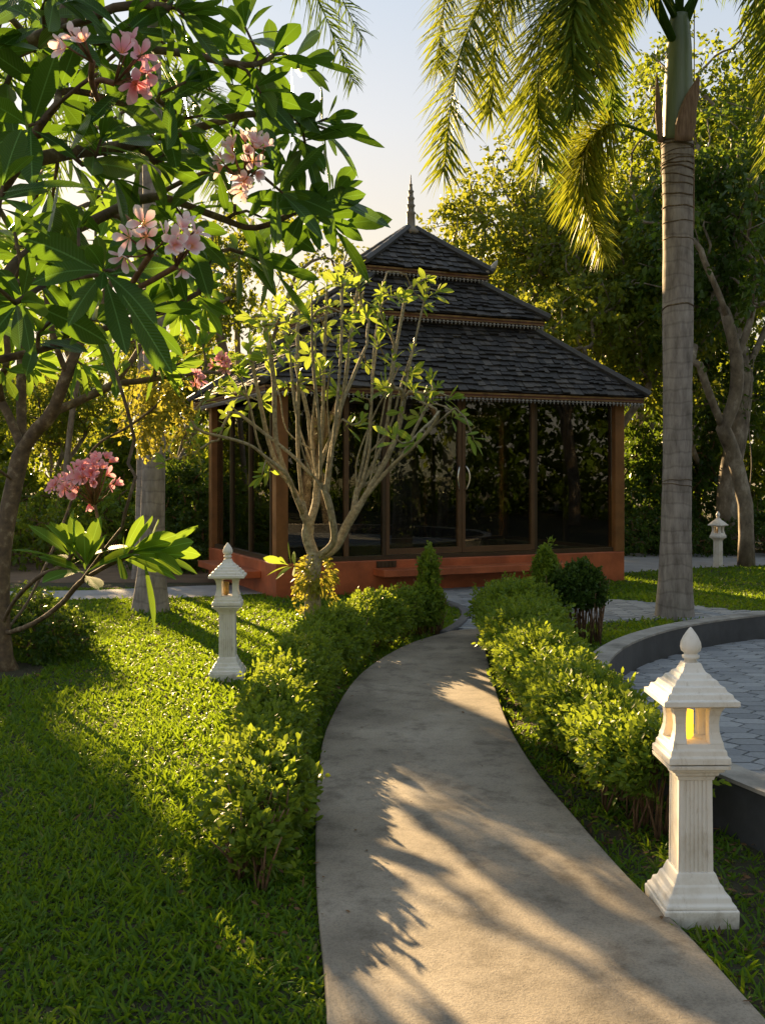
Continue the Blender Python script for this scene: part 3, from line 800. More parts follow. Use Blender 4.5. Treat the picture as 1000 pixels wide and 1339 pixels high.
def shrub(kind, x, y, rz, sc, mat, label, group='shrubs along the garden edge', name='garden_shrub', zs=1.0):
    r = thing(name, label, 'shrub', (x, y, 0), rz, group); r.scale = (sc, sc, sc*zs)
    t, c = shrubs[kind]; link('stem', t, r)
    o = link('foliage', c, r); o.material_slots[0].link = 'OBJECT'; o.material_slots[0].material = M[mat]
    return r

def at(px, Z): return (px - CX)/F*Z

# right-hand trees
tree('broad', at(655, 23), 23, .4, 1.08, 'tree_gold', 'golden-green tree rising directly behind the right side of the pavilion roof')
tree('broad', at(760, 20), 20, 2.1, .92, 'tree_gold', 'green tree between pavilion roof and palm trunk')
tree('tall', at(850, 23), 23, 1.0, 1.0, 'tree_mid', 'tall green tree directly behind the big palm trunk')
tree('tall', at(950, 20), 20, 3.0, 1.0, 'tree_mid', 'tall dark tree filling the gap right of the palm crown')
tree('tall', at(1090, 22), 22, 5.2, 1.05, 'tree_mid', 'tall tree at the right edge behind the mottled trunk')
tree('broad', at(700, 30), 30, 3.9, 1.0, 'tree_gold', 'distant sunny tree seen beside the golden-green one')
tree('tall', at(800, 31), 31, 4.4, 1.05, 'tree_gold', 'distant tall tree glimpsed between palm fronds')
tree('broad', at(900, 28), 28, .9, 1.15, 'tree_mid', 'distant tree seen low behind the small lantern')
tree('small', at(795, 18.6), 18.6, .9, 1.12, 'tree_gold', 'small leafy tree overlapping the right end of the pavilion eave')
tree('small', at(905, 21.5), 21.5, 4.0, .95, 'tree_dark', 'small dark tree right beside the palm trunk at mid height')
# left-hand trees
tree('shade_caster', -8.65, 19, 2.6, 1.15, 'tree_mid', 'added slender shade-casting tree, out of view beyond the left edge of the lawn')  # added out of view to keep the near lawn in shade
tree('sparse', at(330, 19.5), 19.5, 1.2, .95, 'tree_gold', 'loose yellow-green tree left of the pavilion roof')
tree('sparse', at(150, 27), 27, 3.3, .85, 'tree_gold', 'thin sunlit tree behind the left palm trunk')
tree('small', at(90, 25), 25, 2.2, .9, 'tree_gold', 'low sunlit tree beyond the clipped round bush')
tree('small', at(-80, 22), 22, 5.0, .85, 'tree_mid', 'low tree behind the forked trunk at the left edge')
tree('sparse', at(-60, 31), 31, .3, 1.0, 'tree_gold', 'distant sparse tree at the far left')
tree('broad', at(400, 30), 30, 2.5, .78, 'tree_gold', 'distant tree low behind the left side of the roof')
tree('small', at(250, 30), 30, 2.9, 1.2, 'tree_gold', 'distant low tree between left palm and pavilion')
tree('shade_caster', -5.8, 19, 1.0, .76, 'tree_mid', 'added slender shade-casting tree hidden behind the boughs of the left frangipani', zs=1.25)  # added behind the foliage so its crown shades the middle of the path
tree('small', -8.7, 19, 2.0, .78, 'tree_mid', 'added small shade-casting tree, out of view beyond the left edge of the lawn', zs=1.45)  # another unseen occluder, put in to shade the near lawn
# trees that the pavilion glass faces, right of the viewpoint
for k, (x, y, kd, sc, mt) in enumerate(((11, 1.5, 'sparse', 1.0, 'tree_mid'), (12.5, 4.5, 'broad', .9, 'tree_mid'), (14, -2.5, 'tall', .9, 'tree_dark'), (15.5, 1, 'broad', 1.0, 'tree_dark'), (17, 6, 'tall', .9, 'tree_dark'), (10.5, -4, 'sparse', 1.1, 'tree_gold'), (9, -8, 'broad', 1.0, 'tree_dark'), (5, -11, 'tall', 1.0, 'tree_dark'), (19, -5, 'tall', 1.0, 'tree_dark'))):
    tree(kd, x, y, k*1.7, sc, mt, 'tree mirrored in the pavilion glass', 'trees mirrored in the glass')
# shrubs behind
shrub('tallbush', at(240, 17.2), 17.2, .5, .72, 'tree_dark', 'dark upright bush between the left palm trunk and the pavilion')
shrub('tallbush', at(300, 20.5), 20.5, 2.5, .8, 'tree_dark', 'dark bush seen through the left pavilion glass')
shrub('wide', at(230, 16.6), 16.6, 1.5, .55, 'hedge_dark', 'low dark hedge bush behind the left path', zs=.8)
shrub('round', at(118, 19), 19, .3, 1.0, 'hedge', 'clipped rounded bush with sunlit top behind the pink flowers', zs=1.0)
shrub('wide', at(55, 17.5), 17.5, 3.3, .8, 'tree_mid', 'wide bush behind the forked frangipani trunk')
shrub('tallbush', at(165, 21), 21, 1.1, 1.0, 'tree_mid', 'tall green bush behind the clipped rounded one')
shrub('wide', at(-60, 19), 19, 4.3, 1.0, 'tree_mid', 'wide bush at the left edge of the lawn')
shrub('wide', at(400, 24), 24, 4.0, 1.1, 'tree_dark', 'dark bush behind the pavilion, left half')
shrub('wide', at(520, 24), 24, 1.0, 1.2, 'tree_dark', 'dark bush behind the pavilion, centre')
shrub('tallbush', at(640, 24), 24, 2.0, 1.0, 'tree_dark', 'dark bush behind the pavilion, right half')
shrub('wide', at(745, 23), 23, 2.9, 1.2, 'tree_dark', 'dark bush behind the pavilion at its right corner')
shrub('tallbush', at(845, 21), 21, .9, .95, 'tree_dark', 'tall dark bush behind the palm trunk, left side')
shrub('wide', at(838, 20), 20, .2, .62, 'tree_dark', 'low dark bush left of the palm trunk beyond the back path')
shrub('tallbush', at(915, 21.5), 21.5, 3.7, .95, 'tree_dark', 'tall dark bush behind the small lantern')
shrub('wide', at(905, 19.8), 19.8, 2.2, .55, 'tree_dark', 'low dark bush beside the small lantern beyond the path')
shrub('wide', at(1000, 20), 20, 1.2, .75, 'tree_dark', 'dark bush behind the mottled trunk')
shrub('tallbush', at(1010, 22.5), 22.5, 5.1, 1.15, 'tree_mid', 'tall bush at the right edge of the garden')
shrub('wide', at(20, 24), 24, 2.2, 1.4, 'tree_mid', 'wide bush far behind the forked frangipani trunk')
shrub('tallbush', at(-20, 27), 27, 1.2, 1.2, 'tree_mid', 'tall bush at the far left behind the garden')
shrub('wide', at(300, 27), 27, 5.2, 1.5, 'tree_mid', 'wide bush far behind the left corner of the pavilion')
# the far wood that closes the garden
rng = np.random.default_rng(5); lv = Leaves()
n = 1500; xs = rng.uniform(-34, 34, n); ys = rng.uniform(33, 42, n); hs = rng.uniform(.3, 1, n)**.8*(4.6 + 1.8*np.sin(xs*.35+1) + np.where(xs > 2, 2.5, 0))
clumps(lv, np.c_[xs, ys, hs], rng, 34, 1.1, .36)
n = 1900; xs = rng.uniform(21, 27, n); ys = rng.uniform(-30, 14, n); hs = rng.uniform(.02, 1, n)*8.5
clumps(lv, np.c_[xs, ys, hs], rng, 30, 1.1, .34)
tag(lv.build('far_wood', M['tree_mid'], 'tiny'), 'green wood closing the garden behind everything', 'wood', kind='stuff')

# mottled two-limbed tree by the back path
rng = np.random.default_rng(31); s = Skel(); Z = 17.3
s.chain([P(975, 742, Z), P(975, 700, Z), P(974, 660, Z)])
s.limb([P(974, 660, Z), P(960, 600, Z), P(945, 560, Z-.2), P(925, 510, Z-.4), P(912, 470, Z-.5)], 4)
s.limb([P(975, 665, Z), P(982, 610, Z), P(978, 540, Z+.3), P(985, 470, Z+.4)], 4)
s.limb([P(945, 560, Z-.2), P(960, 520, Z-.3), P(962, 470, Z-.5), P(945, 400, Z-.6), P(920, 340, Z-.7), P(907, 295, Z-.8)], 4)
s.limb([P(962, 470, Z-.5), P(980, 420, Z-.4), P(990, 360, Z-.2)], 4)
T = crown_targets(rng, 230, P(955, 330, Z), (1.5, 1.6, 2.6), lump=8)
T = T[T[:, 2] > 3.1]
s.grow(T, rng, seg=.3, lenw=.2, jit=.05, first=4)
r = thing('broadleaf_tree', 'tree with pale mottled forked trunk beside the small lantern', 'tree', tuple(P(975, 742, Z)[:2]) + (0,), 0, 'trees round the garden')
off = np.array([*P(975, 742, Z)[:2], 0])
def rebase(me, off): me.transform(Matrix.Translation(Vector(-off))); return me
g = Geo(); s.tubes(g, .125, .009, 7, rootflare=1.2); link('trunk', rebase(g.mesh('trunk', M['bark_tree'], True), off), r)
lv = Leaves(); clumps(lv, np.array([s.p[e] for e in s.ends]), rng, 40, .42, .13); link('crown', rebase(lv.mesh('crown', M['tree_dark'], 'tiny', False), off), r)

# ------------------------------------------------------------------ palms
def frond(pts, L, n, mat, parent, rng, wd=.0115, r=.016, hang=.42, t0=.14, green=True):
    """one feather frond: a curved rachis with leaflets on many sides, hanging by their weight"""
    c = smooth(pts, 10); t = norm(np.gradient(c, axis=0))
    g = Geo(); g.tube(c, np.r_[np.linspace(r*2.6, r, 10), np.linspace(r, .003, len(c)-10)], 7)
    rach = g.build('frond', M['palm_green'], parent, True)
    u = np.linspace(t0, .995, n); ii = u*(len(c)-1); k = np.clip(ii.astype(int), 0, len(c)-2); fr = (ii-k)[:, None]
    base = c[k]*(1-fr) + c[k+1]*fr; tt = t[k]
    side = norm(np.cross(tt, np.array([0, 0, 1.0]) + rng.normal(0, .05, (n, 3)))); upv = np.cross(side, tt)
    lv = Leaves()
    for sg in (-1, 1):
        a = rng.normal(.15, .75, n)
        d = norm(side*sg*np.cos(a)[:, None] + upv*np.sin(a)[:, None] + tt*rng.uniform(.30, .85, n)[:, None] + np.array([0, 0, -.25]))
        ll = L*np.interp(u, [t0, .35, .75, 1], [.7, 1, .85, .4])*rng.uniform(.8, 1.1, n)
        lv.add(base, d, upv, ll, wd*rng.uniform(.8, 1.15, n), rng.uniform(.3, 1, n)*hang, .35, rng.random(n))
    lv.build('leaflets', mat, 'blade', rach)
    return rach

rng = np.random.default_rng(41); Z = 11.13
pb = np.array([*G(881, 808), 0.0]); pm = thing('royal_palm', 'tall grey-trunked palm with green crownshaft behind the low wall', 'palm', (0, 0, 0))
prof = [(826, 29), (808, 25.5), (790, 24), (750, 21.5), (700, 20), (600, 18.2), (500, 18.6), (430, 20.2), (340, 19.2), (260, 19.2), (210, 20.5), (186, 20.5)]
g = Geo(); cxs = lambda y: np.interp(y, [180, 340, 600, 800], [885, 886, 885, 881.5])
fine = np.linspace(826, 186, 90)
g.tube([P(cxs(y), y, Z) for y in fine], [np.interp(-y, [-p for p, _ in prof], [w for _, w in prof])/F*Z*(1 + .012*math.sin(y*.9) + .008*rng.normal()) for y in fine], 28)
g.build('trunk', M['palm_bark'], pm, True)
g = Geo(); yy = np.linspace(187, 20, 24)
g.tube([P(np.interp(y, [20, 187], [888, 885]), y, Z) for y in yy], [np.interp(y, [20, 60, 120, 170, 187], [12, 16, 18.5, 19.5, 19.5])/F*Z for y in yy], 28)
cs = g.build('crownshaft', M['crownshaft'], pm, True)
g = Geo()
for y in np.r_[np.linspace(188, 222, 8), 232, 243, 256, 272, 292, 318, 402, 628, 634]:
    y = y + rng.normal(0, 1.5); w = np.interp(-y, [-p for p, _ in prof], [w for _, w in prof])/F*Z; a = np.linspace(0, 2*np.pi, 33); c = P(cxs(y), y, Z); th = rng.normal(0, .02, 2)
    q = Geo(); q.tube(np.c_[c[0] + (w+.001)*np.cos(a), c[1] + (w+.001)*np.sin(a), c[2] + np.cos(a)*th[0] + np.sin(a)*th[1] + .004*np.sin(a*5 + y)], rng.uniform(.004, .010), 5)
    q.build('leaf_scar', M['bark_dark'], pm, True)
# dry sheath clasping the trunk top
g = Geo(); rings = []
for k, u in enumerate(np.linspace(0, 1, 12)):
    c = P(np.interp(u, [0, .5, 1], [893, 899, 913]), np.interp(u, [0, 1], [184, 100]), Z - .22); w = np.interp(u, [0, .25, .7, 1], [.095, .11, .075, .012])
    a = np.linspace(0, 2*np.pi, 12, endpoint=False); rings.append(c + np.stack([np.cos(a)*w, np.sin(a)*w*.35, 0*a], 1))
g.loft(rings); g.build('sheath', M['sheath'], pm, True)
g = Geo(); rings = []
for u in np.linspace(0, 1, 10):
    c = P(np.interp(u, [0, 1], [863, 858]), np.interp(u, [0, 1], [186, 95]), Z - .05); w = np.interp(u, [0, .4, 1], [.03, .045, .006])
    a = np.linspace(0, 2*np.pi, 10, endpoint=False); rings.append(c + np.stack([np.cos(a)*w, np.sin(a)*w, 0*a], 1))
g.loft(rings); g.build('sheath', M['sheath'], pm, True)
g = Geo(); g.tube([P(907, -30, Z), P(907, 120, Z-.1), P(906.5, 300, Z-.15)], .006, 5); g.build('dangling_strand', M['sheath'], pm)
S0 = P(886, 25, Z)
def fp(*q): return [P(*x) for x in q]
specs = [
    (fp((884, 62, Z), (800, -70, Z-.3), (680, -60, Z-.6), (605, 60, Z-.8), (580, 225, Z-.8)), .70, 330, 'palm'),
    (fp((884, 62, Z), (810, -50, Z-.6), (735, -20, Z-1.1), (705, 90, Z-1.3), (705, 215, Z-1.3)), .68, 330, 'palm'),
    (fp((884, 20, Z), (820, -90, Z-.2), (730, -110, Z-.2), (660, -10, Z-.1), (640, 150, Z)), .66, 300, 'palm'),
    (fp((884, 62, Z), (830, -30, Z+.5), (775, 10, Z+.9), (742, 110, Z+1.0), (742, 265, Z+1.0)), .58, 280, 'palm_green'),
    (fp((884, 25, Z), (840, -40, Z-.8), (800, -20, Z-1.3), (780, 100, Z-1.5)), .5, 220, 'palm'),
    (fp((884, 25, Z), (850, -60, Z+.6), (815, -30, Z+1.0), (800, 60, Z+1.2), (800, 160, Z+1.2)), .5, 220, 'palm_green'),
    (fp((884, 62, Z), (830, -60, Z-.9), (770, -50, Z-1.5), (748, 40, Z-1.7), (752, 140, Z-1.7)), .6, 260, 'palm'),
    (fp((884, 62, Z), (790, -100, Z+.4), (660, -110, Z+.6), (590, -30, Z+.7), (572, 90, Z+.7)), .6, 280, 'palm'),
    (fp((864, 183, Z), (830, 168, Z-.1), (795, 164, Z-.2), (765, 195, Z-.3), (762, 255, Z-.35), (788, 330, Z-.4)), .55, 300, 'palm_yellow'),
    (fp((892, 40, Z), (945, -70, Z-.3), (1000, -60, Z-.6), (1018, 50, Z-.8), (1005, 215, Z-.8)), .62, 320, 'palm'),
    (fp((892, 20, Z), (950, -60, Z+.7), (1010, -20, Z+1.1), (1020, 90, Z+1.2)), .55, 220, 'palm_green'),
    (fp((888, 20, Z), (900, -120, Z-.8), (930, -170, Z-1.8), (960, -60, Z-2.8)), .5, 160, 'palm_green'),
    (fp((888, 20, Z), (870, -140, Z+.8), (840, -170, Z+1.8), (800, -60, Z+2.6)), .5, 160, 'palm_green'),
]
for pts, L, n, m in specs: frond(pts, L, n, M[m], pm, rng, t0=.36 if m == 'palm_yellow' else .16)

def small_palm(px, py, wpx, H, label, fr, seed):
    rng = np.random.default_rng(seed); b = np.array([*G(px, py), 0.0]); Zp = b[1]; w = wpx/F*Zp/2
    r = thing('garden_palm', label, 'palm', (0, 0, 0), 0, 'palms on the left lawn')
    g = Geo(); zz = np.linspace(-.1, H, 50)
    g.tube(np.c_[b[0] + .05*np.sin(zz*.5), np.full(50, b[1]), zz], [w*np.interp(z, [-.1, .15, .5, 1, H], [1.75, 1.45, 1.15, 1, .85])*(1 + .015*math.sin(z*40)) for z in zz], 20)
    g.build('trunk', M['palm_bark'], r, True)
    g = Geo(); g.tube([(b[0], b[1], H-.05), (b[0], b[1], H+.4), (b[0], b[1], H+.9)], [w*.9, w*.95, w*.4], 16); g.build('crownshaft', M['crownshaft'], r, True)
    top = np.array([b[0], b[1], H+.75])
    for az, ln, dr in fr:
        a = math.radians(az); h = np.array([math.sin(a), math.cos(a), 0])
        frond([top, top + h*ln*.3 + np.array([0, 0, ln*.28]), top + h*ln*.68 + np.array([0, 0, ln*.28 - dr*.3]), top + h*ln + np.array([0, 0, -dr])], .55, 150, M['palm_green'], r, rng)
    return r
small_palm(197, 800, 31, 6.6, 'thick grey palm trunk standing on the left lawn before the path', [(95, 2.4, 1.0), (60, 2.6, .9), (150, 2.3, 1.2), (200, 2.4, 1.0), (250, 2.4, 1.1), (300, 2.4, 1.0), (350, 2.4, 1.0), (110, 3.0, .55)], 51)
small_palm(182, 757, 13, 6.0, 'slender pale palm trunk close behind the thick one', [(30, 1.9, .8), (120, 1.9, .9), (210, 1.9, .9), (300, 1.9, .8)], 52)

# ------------------------------------------------------------------ frangipani trees
def blossoms(name, centre, axis, n, R, size, mat, parent, rng, stalk_from=None):
    """a cluster of five-petalled flowers on short stalks"""
    g = Geo(); axis = norm(np.asarray(axis, float)); fl = []
    hub = np.asarray(centre) - axis*R*.9
    if stalk_from is not None:
        g.tube(smooth([stalk_from, (np.asarray(stalk_from)+hub)/2 + rng.normal(0, .01, 3), hub], 4), [.010]*9, 6)
    for k in range(n):
        d = norm(axis*.7 + rdir(1, rng)[0]*.9); c = np.asarray(centre) + d*R*rng.uniform(.6, 1.1)
        g.tube([hub, (hub+c)/2 + d*R*.1, c], [.004, .003, .003], 5)
        fa = norm(d + rdir(1, rng)[0]*.45 + np.array([0, -.4, 0])); u = norm(np.cross(fa, [.3, .2, 1.0])); v = np.cross(fa, u)
        az = np.arange(5)*2*np.pi/5 + rng.random()*6; op = rng.uniform(.45, 1.3)
        pd = fa*math.cos(op) + (u*np.cos(az)[:, None] + v*np.sin(az)[:, None])*math.sin(op)
        sz = size*rng.uniform(.75, 1.1); lv = Leaves()
        lv.add(np.repeat(c[None], 5, 0), pd, np.repeat(fa[None], 5, 0), sz*.62, sz*.15, rng.uniform(-.2, .25, 5), .25, rng.random(5))
        fl.append(lv)
    for k in range(max(2, n//3)):                          # closed buds
        d = norm(axis + rdir(1, rng)[0]*.8); c = np.asarray(centre) + d*R*.7
        g.tube([hub, c, c + d*.012, c + d*.03], [.003, .003, .006, .001], 5)
    o = g.build(name, M['stem'], parent, True)
    for lv in fl: lv.build('flower', mat, 'petal', o)
    return o

def make_frang(label, s, r0, rt, leafL, nleaf, leafmat, barkmat, rng, extra=None, spread=(30, 85), wr=.16, col=(0, 1), name='frangipani_tree', droop=(.05, .3)):
    r = thing(name, label, 'tree', (0, 0, 0), 0, 'frangipani trees')
    g = Geo(); s.tubes(g, r0, rt, 7, rootflare=1.25); g.build('trunk', M[barkmat], r, True)
    lv = Leaves(); rosettes(lv, [s.p[e] for e in s.ends], norm(s.dirs(s.ends) + np.array([0, 0, .7])), leafL, nleaf, rng, spread, wr, droop, col)
    lv.build('foliage', M[leafmat], 'big', r)
    return r

# pale, open frangipani in front of the pavilion
rng = np.random.default_rng(61); s = Skel(); Z = 10.57
tr = s.chain([P(408, 822, Z), P(409, 790, Z), P(407, 760, Z), P(411, 728, Z)])
limbs = [
    [(411, 728, 0), (402, 700, 0), (407, 680, 0), (414, 652, .1), (412, 620, .2), (406, 570, .3), (402, 540, .35), (388, 480, .5)],
    [(411, 730, 0), (434, 712, -.1), (436, 688, -.2), (424, 640, -.3), (402, 616, -.35), (378, 592, -.3), (322, 548, -.1), (296, 526, 0)],
    [(411, 730, 0), (438, 716, .1), (462, 672, .1), (506, 616, 0), (540, 584, -.2), (562, 562, -.3), (584, 542, -.4)],
    [(462, 672, .1), (466, 640, .2), (467, 600, .3), (490, 540, .4), (512, 500, .4), (522, 478, .4)],
    [(405, 690, 0), (388, 652, -.2), (376, 622, -.4), (348, 598, -.5), (322, 580, -.6), (268, 566, -.6)],
    [(426, 645, -.3), (434, 580, -.35), (446, 532, -.3), (462, 492, -.2), (480, 450, -.1)],
]
for l in limbs: s.limb([P(x, y, Z + d) for x, y, d in l], 4)
for x, y in ((345, 405), (366, 385), (388, 368), (408, 372), (428, 358), (447, 352), (470, 352), (500, 366), (530, 378), (556, 376), (326, 445), (312, 474), (412, 425), (458, 420), (494, 436), (540, 446), (352, 470), (378, 440), (432, 470), (506, 500), (566, 505)):
    d = rng.normal(0, .45); y0 = rng.uniform(585, 665); x0 = 425 + (x - 430)*rng.uniform(.22, .42)
    k = s.near(P(x0, y0, Z + d*.3)); a = s.p[k]; e = P(x, y + 10, Z + d)
    c1 = a + (e - a)*.35 + np.array([(e - a)[0]*.18, 0, -.10]); c2 = a + (e - a)*.7 + np.array([(e - a)[0]*.06, 0, -.05])
    s.chain(smooth([a, c1 + rng.normal(0, .02, 3), c2 + rng.normal(0, .025, 3), e], 4)[1:], k); s.ends.append(len(s.p) - 1)
T = []
for x, y in [(474, 372), (452, 385), (500, 385), (522, 392), (548, 375), (560, 400), (480, 412), (432, 400), (410, 385), (385, 395), (362, 405), (345, 425), (372, 430), (420, 430), (395, 440), (445, 430), (455, 460),
             (505, 430), (330, 450), (310, 470), (352, 468), (385, 470), (425, 480), (440, 515), (480, 480), (470, 520), (500, 510), (515, 470), (540, 500), (560, 515), (575, 505), (594, 520), (598, 545), (545, 545),
             (525, 540), (290, 505), (272, 525), (300, 540), (318, 512), (258, 566), (340, 520), (365, 505), (350, 610), (540, 575), (462, 555), (395, 500), (405, 415), (465, 350), (440, 370), (395, 365), (380, 420)]:
    T.append(P(x + rng.normal(0, 3), y + rng.normal(0, 3), Z + rng.normal(0, .45)))
    if rng.random() < .6: T.append(P(x + rng.normal(0, 16), y + rng.normal(0, 16) + 6, Z + rng.normal(0, .55)))
s.grow(np.array(T), rng, seg=.14, lenw=.12, jit=.025, lift=.16, first=4, curve=.5)
cf = make_frang('bare-limbed frangipani with small yellow-green leaf tufts in front of the pavilion', s, .084, .009, (.11, .235), (6, 10), 'frang_young', 'bark_frang', rng, spread=(12, 62), wr=.15)
# epiphyte tuft on its trunk
rng = np.random.default_rng(62); lv = Leaves(); c = P(413, 750, Z)
q = rdir(420, rng); base = c + q*np.array([.20, .20, .22])*rng.uniform(.55, 1, (420, 1))
lv.add(base, norm(q + np.array([0, 0, .2])), rdir(420, rng) + np.array([0, 0, .6]), rng.uniform(.05, .10, 420), .016, .5, .2)
k = 12; 
for j in range(k):
    a = rng.random()*6.28; p0 = c + np.array([math.cos(a)*.17, math.sin(a)*.17, -.05]); ln = rng.uniform(.12, .42)
    pp = p0 + np.linspace(0, 1, 16)[:, None]*np.array([math.cos(a)*.05, math.sin(a)*.05, -ln]) + rng.normal(0, .012, (16, 3))
    lv.add(pp, norm(rdir(16, rng) + np.array([0, 0, -.3])), rdir(16, rng), .05, .014, .2, .2)
ep = lv.build('epiphyte', M['epiphyte'], 'small'); tag(ep, 'yellow-green trailing plant growing on the trunk of the bare-limbed frangipani', 'plant')
rng2 = np.random.default_rng(63); lv = Leaves()
rosettes(lv, [P(375, 738, Z-.15)], norm(np.array([[-.8, -.3, .35]])), (.22, .34), (7, 7), rng2, (20, 75), .15)
sp = lv.build('leaf_sprout', M['frang_young'], 'big', cf)

# forked frangipani at the left edge
rng = np.random.default_rng(71); s = Skel(); Z = 8.2
s.chain([P(8, 890, Z), P(6, 860, Z), P(2, 820, Z)])
limbs = [
    [(2, 820, 0), (2, 750, .05), (8, 690, .1), (20, 630, .15), (30, 590, .15), (50, 560, .1)],
    [(50, 560, .1), (68, 540, 0), (88, 490, -.1), (112, 430, -.1), (140, 380, 0), (158, 340, .1)],
    [(68, 540, 0), (100, 526, .2), (150, 503, .3), (185, 498, .3), (235, 490, .5), (268, 487, 1.3), (300, 488, 2.0)],
    [(4, 830, 0), (45, 815, -.3), (80, 790, -.6), (105, 762, -.8), (140, 740, -1.0), (168, 727, -1.1)],
    [(105, 762, -.8), (125, 735, -1.0), (140, 715, -1.1), (160, 690, -1.2)],
    [(4, 815, 0), (20, 785, -.3), (50, 755, -.7), (78, 742, -1.0), (92, 730, -1.1)],
    [(4, 830, 0), (35, 790, .4), (60, 740, .6), (85, 680, .8), (110, 610, .9), (130, 580, .9), (165, 560, .9), (200, 535, .9), (225, 510, .9)],
    [(30, 590, .15), (10, 540, .2), (-20, 490, .2), (-40, 440, .2)],
    [(30, 600, .15), (28, 530, .4), (28, 460, .5), (20, 400, .5)],
    [(88, 490, -.1), (70, 440, -.3), (60, 380, -.4), (50, 330, -.4)],
    [(20, 630, .15), (-20, 600, -.3), (-60, 560, -.5)],
    [(150, 503, .3), (180, 460, .5), (200, 420, .6), (230, 400, .6)],
]
for l in limbs: s.limb([P(x, y, Z + d) for x, y, d in l], 4)
nlow = len(s.p)
low = []
for x, y, d in [(92, 722, -1.1), (172, 722, -1.1), (112, 735, -1.2), (205, 722, -1.0)]: low.append(P(x, y, Z+d))
T = [P(rng.uniform(-60, 280), rng.uniform(300, 490), Z + rng.normal(.3, .7)) for _ in range(46)]
T += [P(rng.uniform(-60, 240), rng.uniform(180, 330), Z + rng.normal(.3, .8)) for _ in range(22)]
T += [P(x, y, Z + d) for x, y, d in ((308, 486, 2.0), (290, 474, 1.9), (238, 474, .3), (215, 480, .3))]
s.grow(np.array(T), rng, seg=.2, lenw=.3, jit=.03, lift=.1, first=5)
ups = list(s.ends)
s.grow(np.array(low), rng, seg=.15, lenw=.0, jit=.02, lift=.0, first=5)
lows = [e for e in s.ends if e not in ups]
s.ends = ups + lows
lf = thing('frangipani_tree', 'brown-limbed frangipani forking from the ground at the left edge of the lawn', 'tree', (0, 0, 0), 0, 'frangipani trees')
g = Geo(); s.tubes(g, .082, .0125, 7, taper_power=.41, rootflare=2.0); g.build('trunk', M['bark_dark'], lf, True)
lv = Leaves(); rosettes(lv, [s.p[e] for e in ups], s.dirs(ups), (.20, .32), (6, 11), rng, (20, 80), .16, (.05, .3)); lv.build('foliage', M['frang'], 'big', lf)
lv = Leaves(); dd = [norm(np.array([-.15, -.2, 1.0])), norm(np.array([.75, -.2, .35])), norm(np.array([.1, -.3, .9])), norm(np.array([1, -.1, .1]))]
rosettes(lv, low, dd, (.34, .50), (8, 11), rng, (12, 78), .16, (.05, .25)); lv.build('foliage', M['frang'], 'big', lf)
Zf = 7.1
blossoms('flower_cluster', P(122, 632, Zf), (0, -.3, 1), 36, .175, .112, M['petal_pink'], lf, rng, P(135, 720, Zf))
blossoms('flower_cluster', P(82, 640, Zf+.3), (-.3, -.3, 1), 9, .08, .11, M['petal_pink'], lf, rng)
for x, y, n, d in ((290, 480, 9, 1.8), (255, 505, 5, .8), (196, 460, 4, .2)):
    blossoms('flower_cluster', P(x, y, Z+d), (0, -.4, 1), n, .09, .12, M['petal_pink'], lf, rng)

rng = np.random.default_rng(75); lv = Leaves(); g = Geo(); Zc = 9.6
cr = thing('leafy_creeper', 'yellow-green creeper sprays hanging before the thick left palm trunk', 'plant', (0, 0, 0))
for k in range(15):
    a = P(rng.uniform(175, 232), rng.uniform(488, 535), Zc + rng.normal(0, .25)); b = a + np.array([rng.normal(0, .12), rng.normal(0, .12), -rng.uniform(.15, .62)])
    st = P(rng.uniform(200, 260), 488, 8.6 + .3); c = smooth([st, (st+a)/2 + (0, 0, .05), a, a*.4+b*.6 + rng.normal(0, .03, 3), b], 6)
    g.tube(c, .004, 4)
    pp = c[8:].repeat(7, 0) + rng.normal(0, .035, (len(c[8:])*7, 3)); m = len(pp)
    lv.add(pp, norm(rdir(m, rng) + np.array([0, 0, -.4])), rdir(m, rng), rng.uniform(.04, .075, m), .017, .2, .2)
g.build('stem', M['stem'], cr); lv.build('foliage', M['epiphyte'], 'small', cr)

# near frangipani whose boughs reach in overhead
rng = np.random.default_rng(81); s = Skel()
base = np.array([-2.35, 3.9, 0.0])
s.chain(smooth([base + (0, 0, -.1), base + (.02, 0, .6), base + (.06, .03, 1.2), base + (.1, .05, 1.7)], 4))
limbs = [
    [(-2.25, 3.95, 1.7), (-1.9, 3.8, 2.0), P(-60, 385, 3.75), P(0, 372, 3.7), P(75, 366, 3.6), P(140, 358, 3.5)],
    [(-2.25, 3.95, 1.7), (-2.1, 3.9, 2.5), P(-60, 110, 4.0), P(0, 74, 3.9), P(75, 42, 3.8), P(150, 10, 3.8)],
    [(-1.9, 3.8, 2.0), P(-40, 300, 3.8), P(20, 215, 3.7), P(62, 152, 3.6), P(100, 116, 3.5), P(128, 96, 3.45)],
    [P(0, 372, 3.7), P(40, 330, 4.0), P(120, 290, 4.4), P(200, 258, 4.7), P(280, 282, 4.8), P(335, 298, 4.8), P(400, 270, 4.8)],
    [P(20, 215, 3.7), P(90, 200, 4.0), P(170, 190, 4.3), P(250, 170, 4.5), P(320, 150, 4.6), P(380, 150, 4.7)],
    [P(75, 42, 3.8), P(160, 60, 4.0), P(240, 70, 4.2), P(320, 85, 4.4), P(350, 78, 4.5)],
    [P(200, 258, 4.7), P(255, 230, 4.7), P(300, 222, 4.6)],
    [(-1.9, 3.8, 2.0), P(-80, 480, 4.2), P(0, 470, 4.4), P(80, 450, 4.6), P(150, 425, 4.8), P(230, 400, 4.9)],
    [P(75, 42, 3.8), P(120, -60, 3.9), P(220, -120, 4.1)],
]
for l in limbs: s.limb(l, 4)
nl0 = len(s.p)
